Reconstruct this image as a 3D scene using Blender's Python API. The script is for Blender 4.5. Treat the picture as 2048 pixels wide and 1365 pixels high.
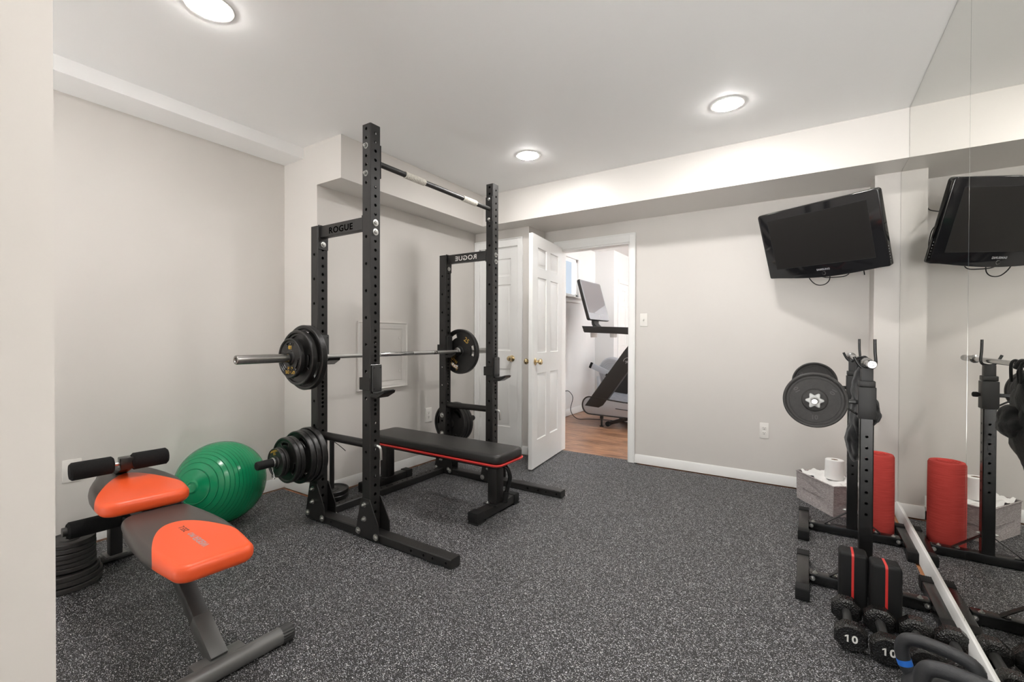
import bpy, bmesh, math, random
from mathutils import Vector, Matrix
from math import pi, sin, cos, radians

for o in list(bpy.data.objects): bpy.data.objects.remove(o)
S = bpy.context.scene
COL = S.collection

# ------------------------------------------------------------------ camera
CAM_H = 1.1484
yaw, pit, rol = 0.5763, -0.0083, 0.0034
F_ = Vector((-sin(yaw)*cos(pit), cos(yaw)*cos(pit), sin(pit)))
R_ = Vector((cos(yaw), sin(yaw), 0)); U_ = R_.cross(F_)
R2 = cos(rol)*R_ + sin(rol)*U_; U2 = -sin(rol)*R_ + cos(rol)*U_
cd = bpy.data.cameras.new('camera'); cam = bpy.data.objects.new('camera', cd); COL.objects.link(cam)
cam.matrix_world = Matrix(((R2.x, U2.x, -F_.x, 0), (R2.y, U2.y, -F_.y, 0), (R2.z, U2.z, -F_.z, CAM_H), (0, 0, 0, 1)))
cd.sensor_width = 36; cd.lens = 907.452/2048*36; cd.clip_start = 0.02
S.camera = cam

# ------------------------------------------------------------------ world, exposure
WORLD_S = 2.8          # daylight outside the windows and the added unseen rear opening
GROUND_S = 5.8         # ground glow added to lift the ceiling, relative to WORLD_S
W = bpy.data.worlds.new('world'); S.world = W; W.use_nodes = True
W.node_tree.nodes['Background'].inputs[0].default_value = (0.90, 0.95, 1.0, 1)
_wt = W.node_tree; _bg = _wt.nodes['Background']; _bg.inputs[1].default_value = WORLD_S
# pale sky above the horizon, added bright uplight below it
_tc = _wt.nodes.new('ShaderNodeTexCoord'); _sp = _wt.nodes.new('ShaderNodeSeparateXYZ'); _wt.links.new(_tc.outputs['Generated'], _sp.inputs[0])
_mr = _wt.nodes.new('ShaderNodeMapRange'); _mr.inputs[1].default_value = -0.05; _mr.inputs[2].default_value = 0.05; _wt.links.new(_sp.outputs[2], _mr.inputs[0])
_mx = _wt.nodes.new('ShaderNodeMix'); _mx.data_type = 'RGBA'; _wt.links.new(_mr.outputs[0], _mx.inputs[0])
_mx.inputs[6].default_value = (GROUND_S, GROUND_S*0.99, GROUND_S*0.98, 1); _mx.inputs[7].default_value = (0.29, 0.33, 0.38, 1); _wt.links.new(_mx.outputs[2], _bg.inputs[0])
S.view_settings.view_transform = 'Standard'; S.view_settings.look = 'None'
S.view_settings.gamma = 1.0; S.view_settings.use_curve_mapping = False
S.view_settings.exposure = 0.06
LAMP_MAIN = 255.0      # recessed downlights of the gym (radiance of the diffusers)
LAMP_BACK_FILL = 8.0      # downlights added behind the camera as unseen fill
LAMP_NEXT_FILL = 170.0      # unseen downlights added to brighten the next room

# ------------------------------------------------------------------ dimensions
H = 2.522; ZB = 2.2269; ZS = 2.4442
XL = -3.3322; XS = -3.0826; XB = -2.6543; XA = -2.9233; XC = -2.2687; XM = 0.5026; XCOL = 0.3705
YJ = 1.9511; YB = 3.5537; YC = 3.7868; YW = 4.0983; YCOL = 3.8333
YBACK = -2.0; XRB = 2.2

# ------------------------------------------------------------------ materials
def mat(name, col, rough=0.5, metal=0.0, bump=0.0, bscale=200.0, var=0.0, vscale=6.0, coat=0.0, spec=0.5, sheen=0.0):
    m = bpy.data.materials.new(name); m.use_nodes = True; nt = m.node_tree; b = nt.nodes['Principled BSDF']
    b.inputs['Base Color'].default_value = (*col, 1); b.inputs['Roughness'].default_value = rough
    b.inputs['Metallic'].default_value = metal; b.inputs['Coat Weight'].default_value = coat
    b.inputs['Specular IOR Level'].default_value = spec; b.inputs['Sheen Weight'].default_value = sheen
    tc = nt.nodes.new('ShaderNodeTexCoord')
    if var > 0:
        n = nt.nodes.new('ShaderNodeTexNoise'); n.inputs['Scale'].default_value = vscale; n.inputs['Detail'].default_value = 5
        nt.links.new(tc.outputs['Object'], n.inputs['Vector'])
        r = nt.nodes.new('ShaderNodeValToRGB'); r.color_ramp.elements[0].position = 0.3; r.color_ramp.elements[1].position = 0.7
        r.color_ramp.elements[0].color = (*[c*(1-var) for c in col], 1); r.color_ramp.elements[1].color = (*[min(1, c*(1+var)) for c in col], 1)
        nt.links.new(n.outputs['Fac'], r.inputs['Fac']); nt.links.new(r.outputs['Color'], b.inputs['Base Color'])
    if bump > 0:
        n = nt.nodes.new('ShaderNodeTexNoise'); n.inputs['Scale'].default_value = bscale; n.inputs['Detail'].default_value = 3
        nt.links.new(tc.outputs['Object'], n.inputs['Vector'])
        bp = nt.nodes.new('ShaderNodeBump'); bp.inputs['Strength'].default_value = bump; bp.inputs['Distance'].default_value = 0.002
        nt.links.new(n.outputs['Fac'], bp.inputs['Height']); nt.links.new(bp.outputs['Normal'], b.inputs['Normal'])
    return m

WALL = (0.67, 0.638, 0.602); 
M = {}
M['wall'] = mat('wall_paint', WALL, 0.6, bump=0.08, bscale=120, var=0.01, vscale=3, spec=0.3)
M['ceil'] = mat('ceiling_paint', (0.93, 0.925, 0.915), 0.6, bump=0.06, bscale=120, spec=0.3)
M['bulk'] = mat('satin_paint', (0.71, 0.68, 0.645), 0.38, bump=0.12, bscale=60, spec=0.4)
M['wall2'] = mat('next_room_paint', (0.84, 0.83, 0.82), 0.6, spec=0.3)
M['trim'] = mat('white_trim', (0.86, 0.855, 0.835), 0.35, var=0.01)
M['black'] = mat('black_powder_coat', (0.013, 0.0122, 0.0115), 0.42, bump=0.25, bscale=900, var=0.08, vscale=15)
M['steel_black'] = mat('black_gloss_steel', (0.009, 0.0088, 0.0086), 0.25, bump=0.1, bscale=500)
M['iron'] = mat('black_enamel_iron', (0.014, 0.0135, 0.013), 0.33, bump=0.5, bscale=160, var=0.2, vscale=30)
M['iron_matt'] = mat('matt_black_iron', (0.034, 0.032, 0.0305), 0.55, bump=0.6, bscale=500, var=0.15, vscale=60)
M['rubber'] = mat('black_rubber', (0.010, 0.010, 0.010), 0.65, spec=0.3, bump=0.2, bscale=400)
M['chrome'] = mat('chrome', (0.50, 0.50, 0.50), 0.18, 1.0)
M['knurl'] = mat('knurled_steel', (0.45, 0.445, 0.43), 0.38, 1.0, bump=0.6, bscale=1500)
M['zinc'] = mat('zinc_bolt', (0.55, 0.55, 0.53), 0.32, 1.0)
M['star'] = mat('cast_grey_metal', (0.42, 0.42, 0.41), 0.45, 0.6)
M['emboss'] = mat('grey_raised_lettering', (0.075, 0.07, 0.068), 0.5)  # lighter grey than the plate so the numbers stand out
M['wrap'] = mat('white_grip_tape', (0.72, 0.69, 0.62), 0.8, bump=0.6, bscale=150, var=0.1, vscale=60)
M['gold'] = mat('gold_lettering', (0.62, 0.40, 0.08), 0.45, 0.2)
M['vinyl'] = mat('black_vinyl', (0.018, 0.017, 0.016), 0.38, bump=0.15, bscale=350, var=0.15, vscale=8)
M['foam'] = mat('black_foam', (0.011, 0.011, 0.011), 0.9, spec=0.2, bump=0.6, bscale=600, var=0.2, vscale=200)
M['red_pipe'] = mat('red_piping', (0.62, 0.035, 0.03), 0.4)
M['brass'] = mat('brass', (0.70, 0.56, 0.33), 0.18, 1.0)
M['white_plastic'] = mat('white_plastic', (0.80, 0.775, 0.73), 0.35)
M['dark'] = mat('dark_slot', (0.01, 0.01, 0.01), 0.7)
M['gloss'] = mat('gloss_black_plastic', (0.008, 0.008, 0.009), 0.08, coat=0.3)
M['screen'] = mat('matt_display', (0.012, 0.011, 0.0105), 0.30)
M['letter_shade'] = mat('shaded_cutout_letters', (0.001, 0.001, 0.001), 1.0, spec=0.0)
M['letter_white'] = mat('white_lettering', (0.78, 0.76, 0.72), 0.6)
M['grey_tube'] = mat('grey_metallic_tube', (0.15, 0.15, 0.145), 0.34, 0.4, bump=0.1, bscale=800)
M['grey_tube2'] = mat('grey_painted_tube', (0.085, 0.085, 0.082), 0.4, 0.2, bump=0.1, bscale=800)
M['grey_dark'] = mat('charcoal_tube', (0.03, 0.03, 0.029), 0.42, bump=0.15, bscale=700)
M['silver_ink'] = mat('silver_ink', (0.42, 0.36, 0.38), 0.4, 0.3)
M['cloth'] = mat('black_cloth', (0.006, 0.006, 0.0065), 0.9, bump=0.8, bscale=120, sheen=0.15)
M['paper'] = mat('white_tissue', (0.86, 0.85, 0.83), 0.9, bump=0.3, bscale=150)
M['card'] = mat('cardboard', (0.30, 0.20, 0.14), 0.8)
M['silver'] = mat('silver_plastic', (0.42, 0.42, 0.44), 0.35, 0.3)
M['grey_light'] = mat('light_grey_plastic', (0.52, 0.54, 0.58), 0.4)
M['tread'] = mat('treadmill_black', (0.022, 0.020, 0.018), 0.4)
M['belt'] = mat('grey_belt', (0.22, 0.23, 0.26), 0.6, bump=0.4, bscale=80, var=0.2, vscale=20)
M['kettle'] = mat('grey_black_kettlebell', (0.024, 0.025, 0.027), 0.42, bump=0.35, bscale=700)
M['blue'] = mat('blue_band', (0.02, 0.16, 0.62), 0.45)
M['steel'] = mat('brushed_steel', (0.36, 0.35, 0.335), 0.25, 1.0)
M['plastic_clear'] = mat('clear_grey_plastic', (0.55, 0.53, 0.5), 0.2)
M['mirror'] = mat('mirror_silver', (0.80, 0.80, 0.76), 0.0, 1.0)
M['edge'] = mat('mirror_edge', (0.16, 0.17, 0.14), 0.15, 0.6)

def speckle():
    m = bpy.data.materials.new('speckled_rubber'); m.use_nodes = True; nt = m.node_tree; b = nt.nodes['Principled BSDF']
    tc = nt.nodes.new('ShaderNodeTexCoord')
    warp = nt.nodes.new('ShaderNodeTexNoise'); warp.inputs['Scale'].default_value = 60; nt.links.new(tc.outputs['Object'], warp.inputs['Vector'])
    mx = nt.nodes.new('ShaderNodeMix'); mx.data_type = 'VECTOR'; mx.inputs[0].default_value = 0.012
    nt.links.new(tc.outputs['Object'], mx.inputs[4]); nt.links.new(warp.outputs['Color'], mx.inputs[5])
    cols = [(0.0, 0.0, 0.0)]
    def fleck(scale, thr, seed):
        mp = nt.nodes.new('ShaderNodeMapping'); mp.inputs['Location'].default_value = (seed, seed*0.7, 0); mp.inputs['Rotation'].default_value = (0, 0, seed)
        mp.inputs['Scale'].default_value = (1.0, 1.7, 1.0)
        nt.links.new(mx.outputs[1], mp.inputs['Vector'])
        v = nt.nodes.new('ShaderNodeTexVoronoi'); v.inputs['Scale'].default_value = scale; v.inputs['Randomness'].default_value = 1.0
        nt.links.new(mp.outputs['Vector'], v.inputs['Vector'])
        # fleck radius changes from cell to cell
        sep = nt.nodes.new('ShaderNodeSeparateColor'); nt.links.new(v.outputs['Color'], sep.inputs['Color'])
        mu = nt.nodes.new('ShaderNodeMath'); mu.operation = 'MULTIPLY'; mu.inputs[1].default_value = thr; nt.links.new(sep.outputs[0], mu.inputs[0])
        lt = nt.nodes.new('ShaderNodeMath'); lt.operation = 'LESS_THAN'; nt.links.new(v.outputs['Distance'], lt.inputs[0]); nt.links.new(mu.outputs[0], lt.inputs[1])
        return lt, sep
    f1, s1 = fleck(165, 0.43, 0.3); f2, s2 = fleck(280, 0.39, 1.9)
    add = nt.nodes.new('ShaderNodeMath'); add.operation = 'MAXIMUM'; nt.links.new(f1.outputs[0], add.inputs[0]); nt.links.new(f2.outputs[0], add.inputs[1])
    ramp = nt.nodes.new('ShaderNodeValToRGB'); e = ramp.color_ramp.elements
    e[0].color = (0.34, 0.34, 0.36, 1); e[1].color = (0.90, 0.90, 0.88, 1); e.new(0.35).color = (0.56, 0.57, 0.61, 1)
    nt.links.new(s1.outputs[1], ramp.inputs['Fac'])
    mc = nt.nodes.new('ShaderNodeMix'); mc.data_type = 'RGBA'; mc.inputs[6].default_value = (0.008, 0.008, 0.0085, 1)
    nt.links.new(add.outputs[0], mc.inputs[0]); nt.links.new(ramp.outputs['Color'], mc.inputs[7]); nt.links.new(mc.outputs[2], b.inputs['Base Color'])
    b.inputs['Roughness'].default_value = 0.55
    n = nt.nodes.new('ShaderNodeTexNoise'); n.inputs['Scale'].default_value = 400; nt.links.new(tc.outputs['Object'], n.inputs['Vector'])
    bp = nt.nodes.new('ShaderNodeBump'); bp.inputs['Strength'].default_value = 0.5; bp.inputs['Distance'].default_value = 0.002
    nt.links.new(n.outputs['Fac'], bp.inputs['Height']); nt.links.new(bp.outputs['Normal'], b.inputs['Normal'])
    return m
M['floor'] = speckle()

def woodfloor():
    m = bpy.data.materials.new('oak_planks'); m.use_nodes = True; nt = m.node_tree; b = nt.nodes['Principled BSDF']
    tc = nt.nodes.new('ShaderNodeTexCoord')
    br = nt.nodes.new('ShaderNodeTexBrick'); br.offset = 0.37; br.inputs['Scale'].default_value = 1.0
    br.inputs['Brick Width'].default_value = 1.1; br.inputs['Row Height'].default_value = 0.083; br.inputs['Mortar Size'].default_value = 0.0012
    br.inputs['Color1'].default_value = (0.46, 0.25, 0.145, 1); br.inputs['Color2'].default_value = (0.33, 0.165, 0.095, 1); br.inputs['Mortar'].default_value = (0.10, 0.05, 0.03, 1)
    nt.links.new(tc.outputs['Object'], br.inputs['Vector'])
    mp = nt.nodes.new('ShaderNodeMapping'); mp.inputs['Scale'].default_value = (1.3, 9, 1); nt.links.new(tc.outputs['Object'], mp.inputs['Vector'])
    n = nt.nodes.new('ShaderNodeTexNoise'); n.inputs['Scale'].default_value = 2.2; n.inputs['Detail'].default_value = 8; n.inputs['Roughness'].default_value = 0.65; n.inputs['Distortion'].default_value = 0.8
    nt.links.new(mp.outputs['Vector'], n.inputs['Vector'])
    r = nt.nodes.new('ShaderNodeValToRGB'); r.color_ramp.elements[0].position = 0.33; r.color_ramp.elements[1].position = 0.6
    r.color_ramp.elements[0].color = (0.34, 0.32, 0.31, 1); r.color_ramp.elements[1].color = (1.3, 1.28, 1.25, 1)
    nt.links.new(n.outputs['Fac'], r.inputs['Fac'])
    mx = nt.nodes.new('ShaderNodeMix'); mx.data_type = 'RGBA'; mx.blend_type = 'MULTIPLY'; mx.inputs[0].default_value = 1.0
    nt.links.new(br.outputs['Color'], mx.inputs[6]); nt.links.new(r.outputs['Color'], mx.inputs[7]); nt.links.new(mx.outputs[2], b.inputs['Base Color'])
    b.inputs['Roughness'].default_value = 0.3
    return m
M['wood'] = woodfloor()
M['wood_strip'] = mat('orange_oak_strip', (0.52, 0.24, 0.11), 0.4, var=0.2, vscale=12)
M['bounce_carpet'] = mat('pale_bounce_carpet', (0.80, 0.78, 0.74), 0.95, bump=0.8, bscale=300)

def two_tone(name, apex, k, ex):
    # black vinyl with an orange front panel whose edge is a rounded arch (object space)
    m = bpy.data.materials.new(name); m.use_nodes = True; nt = m.node_tree; b = nt.nodes['Principled BSDF']
    tc = nt.nodes.new('ShaderNodeTexCoord'); sp = nt.nodes.new('ShaderNodeSeparateXYZ'); nt.links.new(tc.outputs['Object'], sp.inputs[0])
    ab = nt.nodes.new('ShaderNodeMath'); ab.operation = 'ABSOLUTE'; nt.links.new(sp.outputs[1], ab.inputs[0])
    pw = nt.nodes.new('ShaderNodeMath'); pw.operation = 'POWER'; pw.inputs[1].default_value = ex; nt.links.new(ab.outputs[0], pw.inputs[0])
    ml = nt.nodes.new('ShaderNodeMath'); ml.operation = 'MULTIPLY_ADD'; ml.inputs[1].default_value = k; ml.inputs[2].default_value = apex; nt.links.new(pw.outputs[0], ml.inputs[0])
    gt = nt.nodes.new('ShaderNodeMath'); gt.operation = 'GREATER_THAN'; nt.links.new(sp.outputs[0], gt.inputs[0]); nt.links.new(ml.outputs[0], gt.inputs[1])
    mc = nt.nodes.new('ShaderNodeMix'); mc.data_type = 'RGBA'; mc.inputs[6].default_value = (0.050, 0.042, 0.038, 1); mc.inputs[7].default_value = (0.86, 0.10, 0.022, 1)
    nt.links.new(gt.outputs[0], mc.inputs[0]); nt.links.new(mc.outputs[2], b.inputs['Base Color'])
    b.inputs['Roughness'].default_value = 0.38
    n = nt.nodes.new('ShaderNodeTexNoise'); n.inputs['Scale'].default_value = 350; nt.links.new(tc.outputs['Object'], n.inputs['Vector'])
    bp = nt.nodes.new('ShaderNodeBump'); bp.inputs['Strength'].default_value = 0.1; bp.inputs['Distance'].default_value = 0.002
    nt.links.new(n.outputs['Fac'], bp.inputs['Height']); nt.links.new(bp.outputs['Normal'], b.inputs['Normal'])
    return m

def fabric(name, c1, c2, sc=(60, 60, 500)):
    m = bpy.data.materials.new(name); m.use_nodes = True; nt = m.node_tree; b = nt.nodes['Principled BSDF']
    tc = nt.nodes.new('ShaderNodeTexCoord'); mp = nt.nodes.new('ShaderNodeMapping'); mp.inputs['Scale'].default_value = sc; nt.links.new(tc.outputs['Object'], mp.inputs['Vector'])
    n = nt.nodes.new('ShaderNodeTexNoise'); n.inputs['Scale'].default_value = 1.0; n.inputs['Detail'].default_value = 4; nt.links.new(mp.outputs['Vector'], n.inputs['Vector'])
    r = nt.nodes.new('ShaderNodeValToRGB'); r.color_ramp.elements[0].position = 0.35; r.color_ramp.elements[1].position = 0.65
    r.color_ramp.elements[0].color = (*c1, 1); r.color_ramp.elements[1].color = (*c2, 1)
    nt.links.new(n.outputs['Fac'], r.inputs['Fac']); nt.links.new(r.outputs['Color'], b.inputs['Base Color'])
    bp = nt.nodes.new('ShaderNodeBump'); bp.inputs['Strength'].default_value = 0.5; bp.inputs['Distance'].default_value = 0.003
    nt.links.new(n.outputs['Fac'], bp.inputs['Height']); nt.links.new(bp.outputs['Normal'], b.inputs['Normal'])
    b.inputs['Roughness'].default_value = 0.9
    return m
M['linen'] = fabric('grey_linen', (0.24, 0.21, 0.205), (0.52, 0.475, 0.465))
M['red_foam'] = fabric('red_foam_mat', (0.62, 0.060, 0.05), (0.72, 0.085, 0.07), (12, 12, 260))
def speck_black():
    m = mat('hammered_black', (0.02, 0.019, 0.018), 0.16); nt = m.node_tree; b = nt.nodes['Principled BSDF']
    tc = nt.nodes.new('ShaderNodeTexCoord'); v = nt.nodes.new('ShaderNodeTexVoronoi'); v.inputs['Scale'].default_value = 190
    nt.links.new(tc.outputs['Object'], v.inputs['Vector'])
    bp = nt.nodes.new('ShaderNodeBump'); bp.inputs['Strength'].default_value = 1.0; bp.inputs['Distance'].default_value = 0.0022
    nt.links.new(v.outputs['Distance'], bp.inputs['Height']); nt.links.new(bp.outputs['Normal'], b.inputs['Normal'])
    return m
M['hammer'] = speck_black()
M['hammer'].node_tree.nodes['Principled BSDF'].inputs['Base Color'].default_value = (0.010, 0.0095, 0.009, 1)
def ball_green():
    m = mat('green_vinyl', (0.003, 0.27, 0.105), 0.22); nt = m.node_tree; b = nt.nodes['Principled BSDF']
    tc = nt.nodes.new('ShaderNodeTexCoord'); sp = nt.nodes.new('ShaderNodeSeparateXYZ'); nt.links.new(tc.outputs['Object'], sp.inputs[0])
    mm = nt.nodes.new('ShaderNodeMath'); mm.operation = 'MULTIPLY'; mm.inputs[1].default_value = 2*pi/0.0185; nt.links.new(sp.outputs[2], mm.inputs[0])
    sn = nt.nodes.new('ShaderNodeMath'); sn.operation = 'SINE'; nt.links.new(mm.outputs[0], sn.inputs[0])
    pw = nt.nodes.new('ShaderNodeMath'); pw.operation = 'POWER'; pw.inputs[1].default_value = 18; 
    ab = nt.nodes.new('ShaderNodeMath'); ab.operation = 'MAXIMUM'; ab.inputs[1].default_value = 0.0; nt.links.new(sn.outputs[0], ab.inputs[0]); nt.links.new(ab.outputs[0], pw.inputs[0])
    bp = nt.nodes.new('ShaderNodeBump'); bp.inputs['Strength'].default_value = 1.0; bp.inputs['Distance'].default_value = 0.005
    nt.links.new(pw.outputs[0], bp.inputs['Height']); nt.links.new(bp.outputs['Normal'], b.inputs['Normal'])
    return m
M['ball'] = ball_green()
def emis(name, col, s):
    m = bpy.data.materials.new(name); m.use_nodes = True; nt = m.node_tree; nt.nodes.clear()
    e = nt.nodes.new('ShaderNodeEmission'); e.inputs[0].default_value = (*col, 1); e.inputs[1].default_value = s
    o = nt.nodes.new('ShaderNodeOutputMaterial'); nt.links.new(e.outputs[0], o.inputs[0]); return m
M['lamp'] = emis('downlight_diffuser', (1.0, 0.975, 0.95), LAMP_MAIN)
M['lamp_b_fill'] = emis('fill_diffuser_behind', (1.0, 0.97, 0.94), LAMP_BACK_FILL)
M['lamp2_fill'] = emis('fill_diffuser_next_room', (0.84, 0.93, 1.0), LAMP_NEXT_FILL)
mg = bpy.data.materials.new('window_glass'); mg.use_nodes = True; bb = mg.node_tree.nodes['Principled BSDF']
bb.inputs['Transmission Weight'].default_value = 1.0; bb.inputs['Roughness'].default_value = 0.02; bb.inputs['IOR'].default_value = 1.1
M['glass'] = mg

# ------------------------------------------------------------------ mesh helpers
def BM(): return bmesh.new()
def merge(dst, src, mw=None):
    if mw is not None: bmesh.ops.transform(src, matrix=mw, verts=src.verts)
    me = bpy.data.meshes.new('tmp'); src.to_mesh(me); src.free(); dst.from_mesh(me); bpy.data.meshes.remove(me)
def box(bm, x0, x1, y0, y1, z0, z1, bev=0.0, seg=2, mw=None):
    t = BM(); bmesh.ops.create_cube(t, size=1.0)
    for v in t.verts: v.co = Vector(((x0+x1)/2+v.co.x*(x1-x0), (y0+y1)/2+v.co.y*(y1-y0), (z0+z1)/2+v.co.z*(z1-z0)))
    if bev > 0: bmesh.ops.bevel(t, geom=t.edges[:], offset=bev, segments=seg, affect='EDGES', profile=0.5)
    merge(bm, t, mw)
def frame_from(d):
    d = Vector(d).normalized(); a = Vector((0, 0, 1)) if abs(d.z) < 0.9 else Vector((1, 0, 0))
    u = a.cross(d).normalized(); v = d.cross(u); return u, v, d
def basis(o, x, y, z):
    return Matrix(((x[0], y[0], z[0], o[0]), (x[1], y[1], z[1], o[1]), (x[2], y[2], z[2], o[2]), (0, 0, 0, 1)))
def bar(bm, p0, p1, w, h, bev=0.0, up=(0, 0, 1)):
    # rectangular bar p0-p1; w is the width across, h the height towards "up"
    p0, p1 = Vector(p0), Vector(p1); d = (p1-p0); L = d.length; d.normalize()
    s = d.cross(Vector(up)).normalized(); u = s.cross(d)
    box(bm, 0, L, -w/2, w/2, -h/2, h/2, bev, 2, basis(p0, d, s, -u))
def cyl(bm, p0, p1, r0, r1=None, n=24):
    r1 = r0 if r1 is None else r1; lathe(bm, [(0, 0), (r0, 0), (r1, 1), (0, 1)], p0, Vector(p1)-Vector(p0), n, scale=True)
def lathe(bm, prof, o, axis, n=40, scale=False):
    o = Vector(o); ax = Vector(axis); L = ax.length if scale else 1.0; u, v, d = frame_from(ax)
    rings = []
    for r, h in prof:
        c = o + d*h*L
        if r < 1e-6: rings.append([bm.verts.new(c)])
        else: rings.append([bm.verts.new(c + u*(r*cos(2*pi*i/n)) + v*(r*sin(2*pi*i/n))) for i in range(n)])
    for a, b in zip(rings, rings[1:]):
        for i in range(n):
            j = (i+1) % n
            if len(a) == 1 and len(b) == 1: break
            if len(a) == 1: bm.faces.new((a[0], b[j], b[i]))
            elif len(b) == 1: bm.faces.new((a[i], a[j], b[0]))
            else: bm.faces.new((a[i], a[j], b[j], b[i]))
def tube(bm, pts, r, n=10, closed=False, sc=None):
    pts = [Vector(p) for p in pts]; N = len(pts); rings = []; prev = None
    for i, p in enumerate(pts):
        if closed: t = (pts[(i+1) % N]-pts[i-1])
        else: t = pts[min(i+1, N-1)]-pts[max(i-1, 0)]
        t.normalize()
        if prev is None: u, v, _ = frame_from(t)
        else:
            u = prev - t*prev.dot(t)
            u.normalize(); v = t.cross(u)
        prev = u; rr = r if sc is None else r*sc[i]
        rings.append([bm.verts.new(p+u*(rr*cos(2*pi*k/n))+v*(rr*sin(2*pi*k/n))) for k in range(n)])
    for i in range(N if closed else N-1):
        a, b = rings[i], rings[(i+1) % N]
        for k in range(n): bm.faces.new((a[k], a[(k+1) % n], b[(k+1) % n], b[k]))
    if not closed:
        bm.faces.new(rings[0][::-1]); bm.faces.new(rings[-1])
def smooth_path(pts, k=8):
    pts = [Vector(p) for p in pts]; out = []
    for i in range(len(pts)-1):
        p0 = pts[max(i-1, 0)]; p1 = pts[i]; p2 = pts[i+1]; p3 = pts[min(i+2, len(pts)-1)]
        for j in range(k):
            t = j/k; out.append(0.5*((2*p1)+(-p0+p2)*t+(2*p0-5*p1+4*p2-p3)*t*t+(-p0+3*p1-3*p2+p3)*t**3))
    out.append(pts[-1]); return out
def prism(bm, poly, o, u, v, n, th, bev=0.0, seg=2):
    # poly in (u,v), extruded by th along n
    t = BM(); o, u, v, n = Vector(o), Vector(u), Vector(v), Vector(n)
    a = [t.verts.new(o+u*x+v*y) for x, y in poly]; b = [t.verts.new(o+u*x+v*y+n*th) for x, y in poly]
    k = len(poly); f0 = t.faces.new(a[::-1]); f1 = t.faces.new(b)
    for i in range(k): t.faces.new((a[i], a[(i+1) % k], b[(i+1) % k], b[i]))
    bmesh.ops.recalc_face_normals(t, faces=t.faces[:])
    if bev > 0:
        ed = list({e for f in (f0, f1) for e in f.edges}); bmesh.ops.bevel(t, geom=ed, offset=bev, segments=seg, affect='EDGES', profile=0.5)
    merge(bm, t)
def rrect(w, h, r, n=5):
    out = []
    for cx, cy, a0 in ((w/2-r, h/2-r, 0), (-w/2+r, h/2-r, 90), (-w/2+r, -h/2+r, 180), (w/2-r, -h/2+r, 270)):
        for i in range(n+1): a = radians(a0+90*i/n); out.append((cx+r*cos(a), cy+r*sin(a)))
    return out

MWORLD = {}
def obj(name, bm, m, parent=None, label=None, sharp=35, flat=False, **props):
    """one mesh object; bm is in the frame of the root (world frame when the root is at the origin while it is built)"""
    if not flat: bmesh.ops.recalc_face_normals(bm, faces=bm.faces[:])
    me = bpy.data.meshes.new(name)
    if parent is not None:
        r = parent
        while r.parent is not None: r = r.parent
        bmesh.ops.transform(bm, matrix=MWORLD[r.name].inverted(), verts=bm.verts)
    bm.to_mesh(me); bm.free()
    for p in me.polygons: p.use_smooth = not flat
    me.set_sharp_from_angle(angle=radians(sharp))
    ms = m if isinstance(m, (list, tuple)) else [m]
    for x in ms: me.materials.append(x)
    o = bpy.data.objects.new(name, me); COL.objects.link(o)
    if parent is not None: o.parent = parent
    if label: o['label'] = label
    for k, v in props.items(): o[k] = v
    return o
def thing(name, label, cat, loc=(0, 0, 0), rz=0.0, group=None, local=False):
    """Empty at the base. local=True: parts are modelled around (0,0,0) and the thing is moved afterwards"""
    o = bpy.data.objects.new(name, None); COL.objects.link(o); o.empty_display_size = 0.05
    o['label'] = label; o['category'] = cat
    if group: o['group'] = group
    mw = Matrix.Translation(loc) @ Matrix.Rotation(rz, 4, 'Z')
    MWORLD[o.name] = Matrix.Identity(4) if local else mw
    o.matrix_world = mw; o.location = loc; o.rotation_euler = (0, 0, rz)
    return o
def single(name, bm, m, label, cat, group=None, base=None, sharp=35):
    """a thing that is one mesh; origin moved to its base"""
    if base is not None: bmesh.ops.translate(bm, verts=bm.verts, vec=-Vector(base))
    o = obj(name, bm, m, sharp=sharp)
    if base is not None: o.location = base
    o['label'] = label; o['category'] = cat
    if group: o['group'] = group
    return o
def struct(name, bm, m, parent=None):
    o = obj(name, bm, m)
    if parent is None: o['kind'] = 'structure'
    else: o.parent = parent
    return o
def copy_tree(o, parent=None):
    c = o.copy(); COL.objects.link(c)
    if parent is not None: c.parent = parent
    for ch in [x for x in bpy.data.objects if x.parent == o]: copy_tree(ch, c)
    return c
def dup(root, matrix, label, group=None):
    c = copy_tree(root); c.matrix_world = matrix
    loc, rot, sca = matrix.decompose(); c.location = loc; c.rotation_euler = rot.to_euler(); c.scale = sca
    c['label'] = label
    if group: c['group'] = group
    return c
def text_bm(body, size, o, x, y, depth=0.0006, bold=0.0, align='CENTER', space=1.0, squash=1.0):
    cu = bpy.data.curves.new('t', 'FONT'); cu.body = body; cu.size = size; cu.align_x = align; cu.align_y = 'CENTER'
    cu.extrude = depth; cu.offset = bold; cu.resolution_u = 4; cu.space_character = space
    ob = bpy.data.objects.new('t', cu); COL.objects.link(ob)
    dg = bpy.context.evaluated_depsgraph_get(); me = bpy.data.meshes.new_from_object(ob.evaluated_get(dg))
    bpy.data.objects.remove(ob); bpy.data.curves.remove(cu)
    bm = BM(); bm.from_mesh(me); bpy.data.meshes.remove(me)
    x, y = Vector(x).normalized(), Vector(y).normalized(); z = x.cross(y)
    bmesh.ops.transform(bm, matrix=basis(o, x*squash, y, z), verts=bm.verts)
    return bm
def bolt_bm(bm, p, n, r=0.011, h=0.010, washer=0.017):
    p = Vector(p); n = Vector(n).normalized()
    lathe(bm, [(0, 0), (washer, 0), (washer, 0.0025), (r*1.05, 0.003)], p, n, 20)
    lathe(bm, [(r, 0.0025), (r, h*0.8), (r*0.86, h), (0, h)], p, n, 6)
    lathe(bm, [(r*0.5, h), (r*0.5, h+0.004), (0, h+0.005)], p, n, 12)

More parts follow.
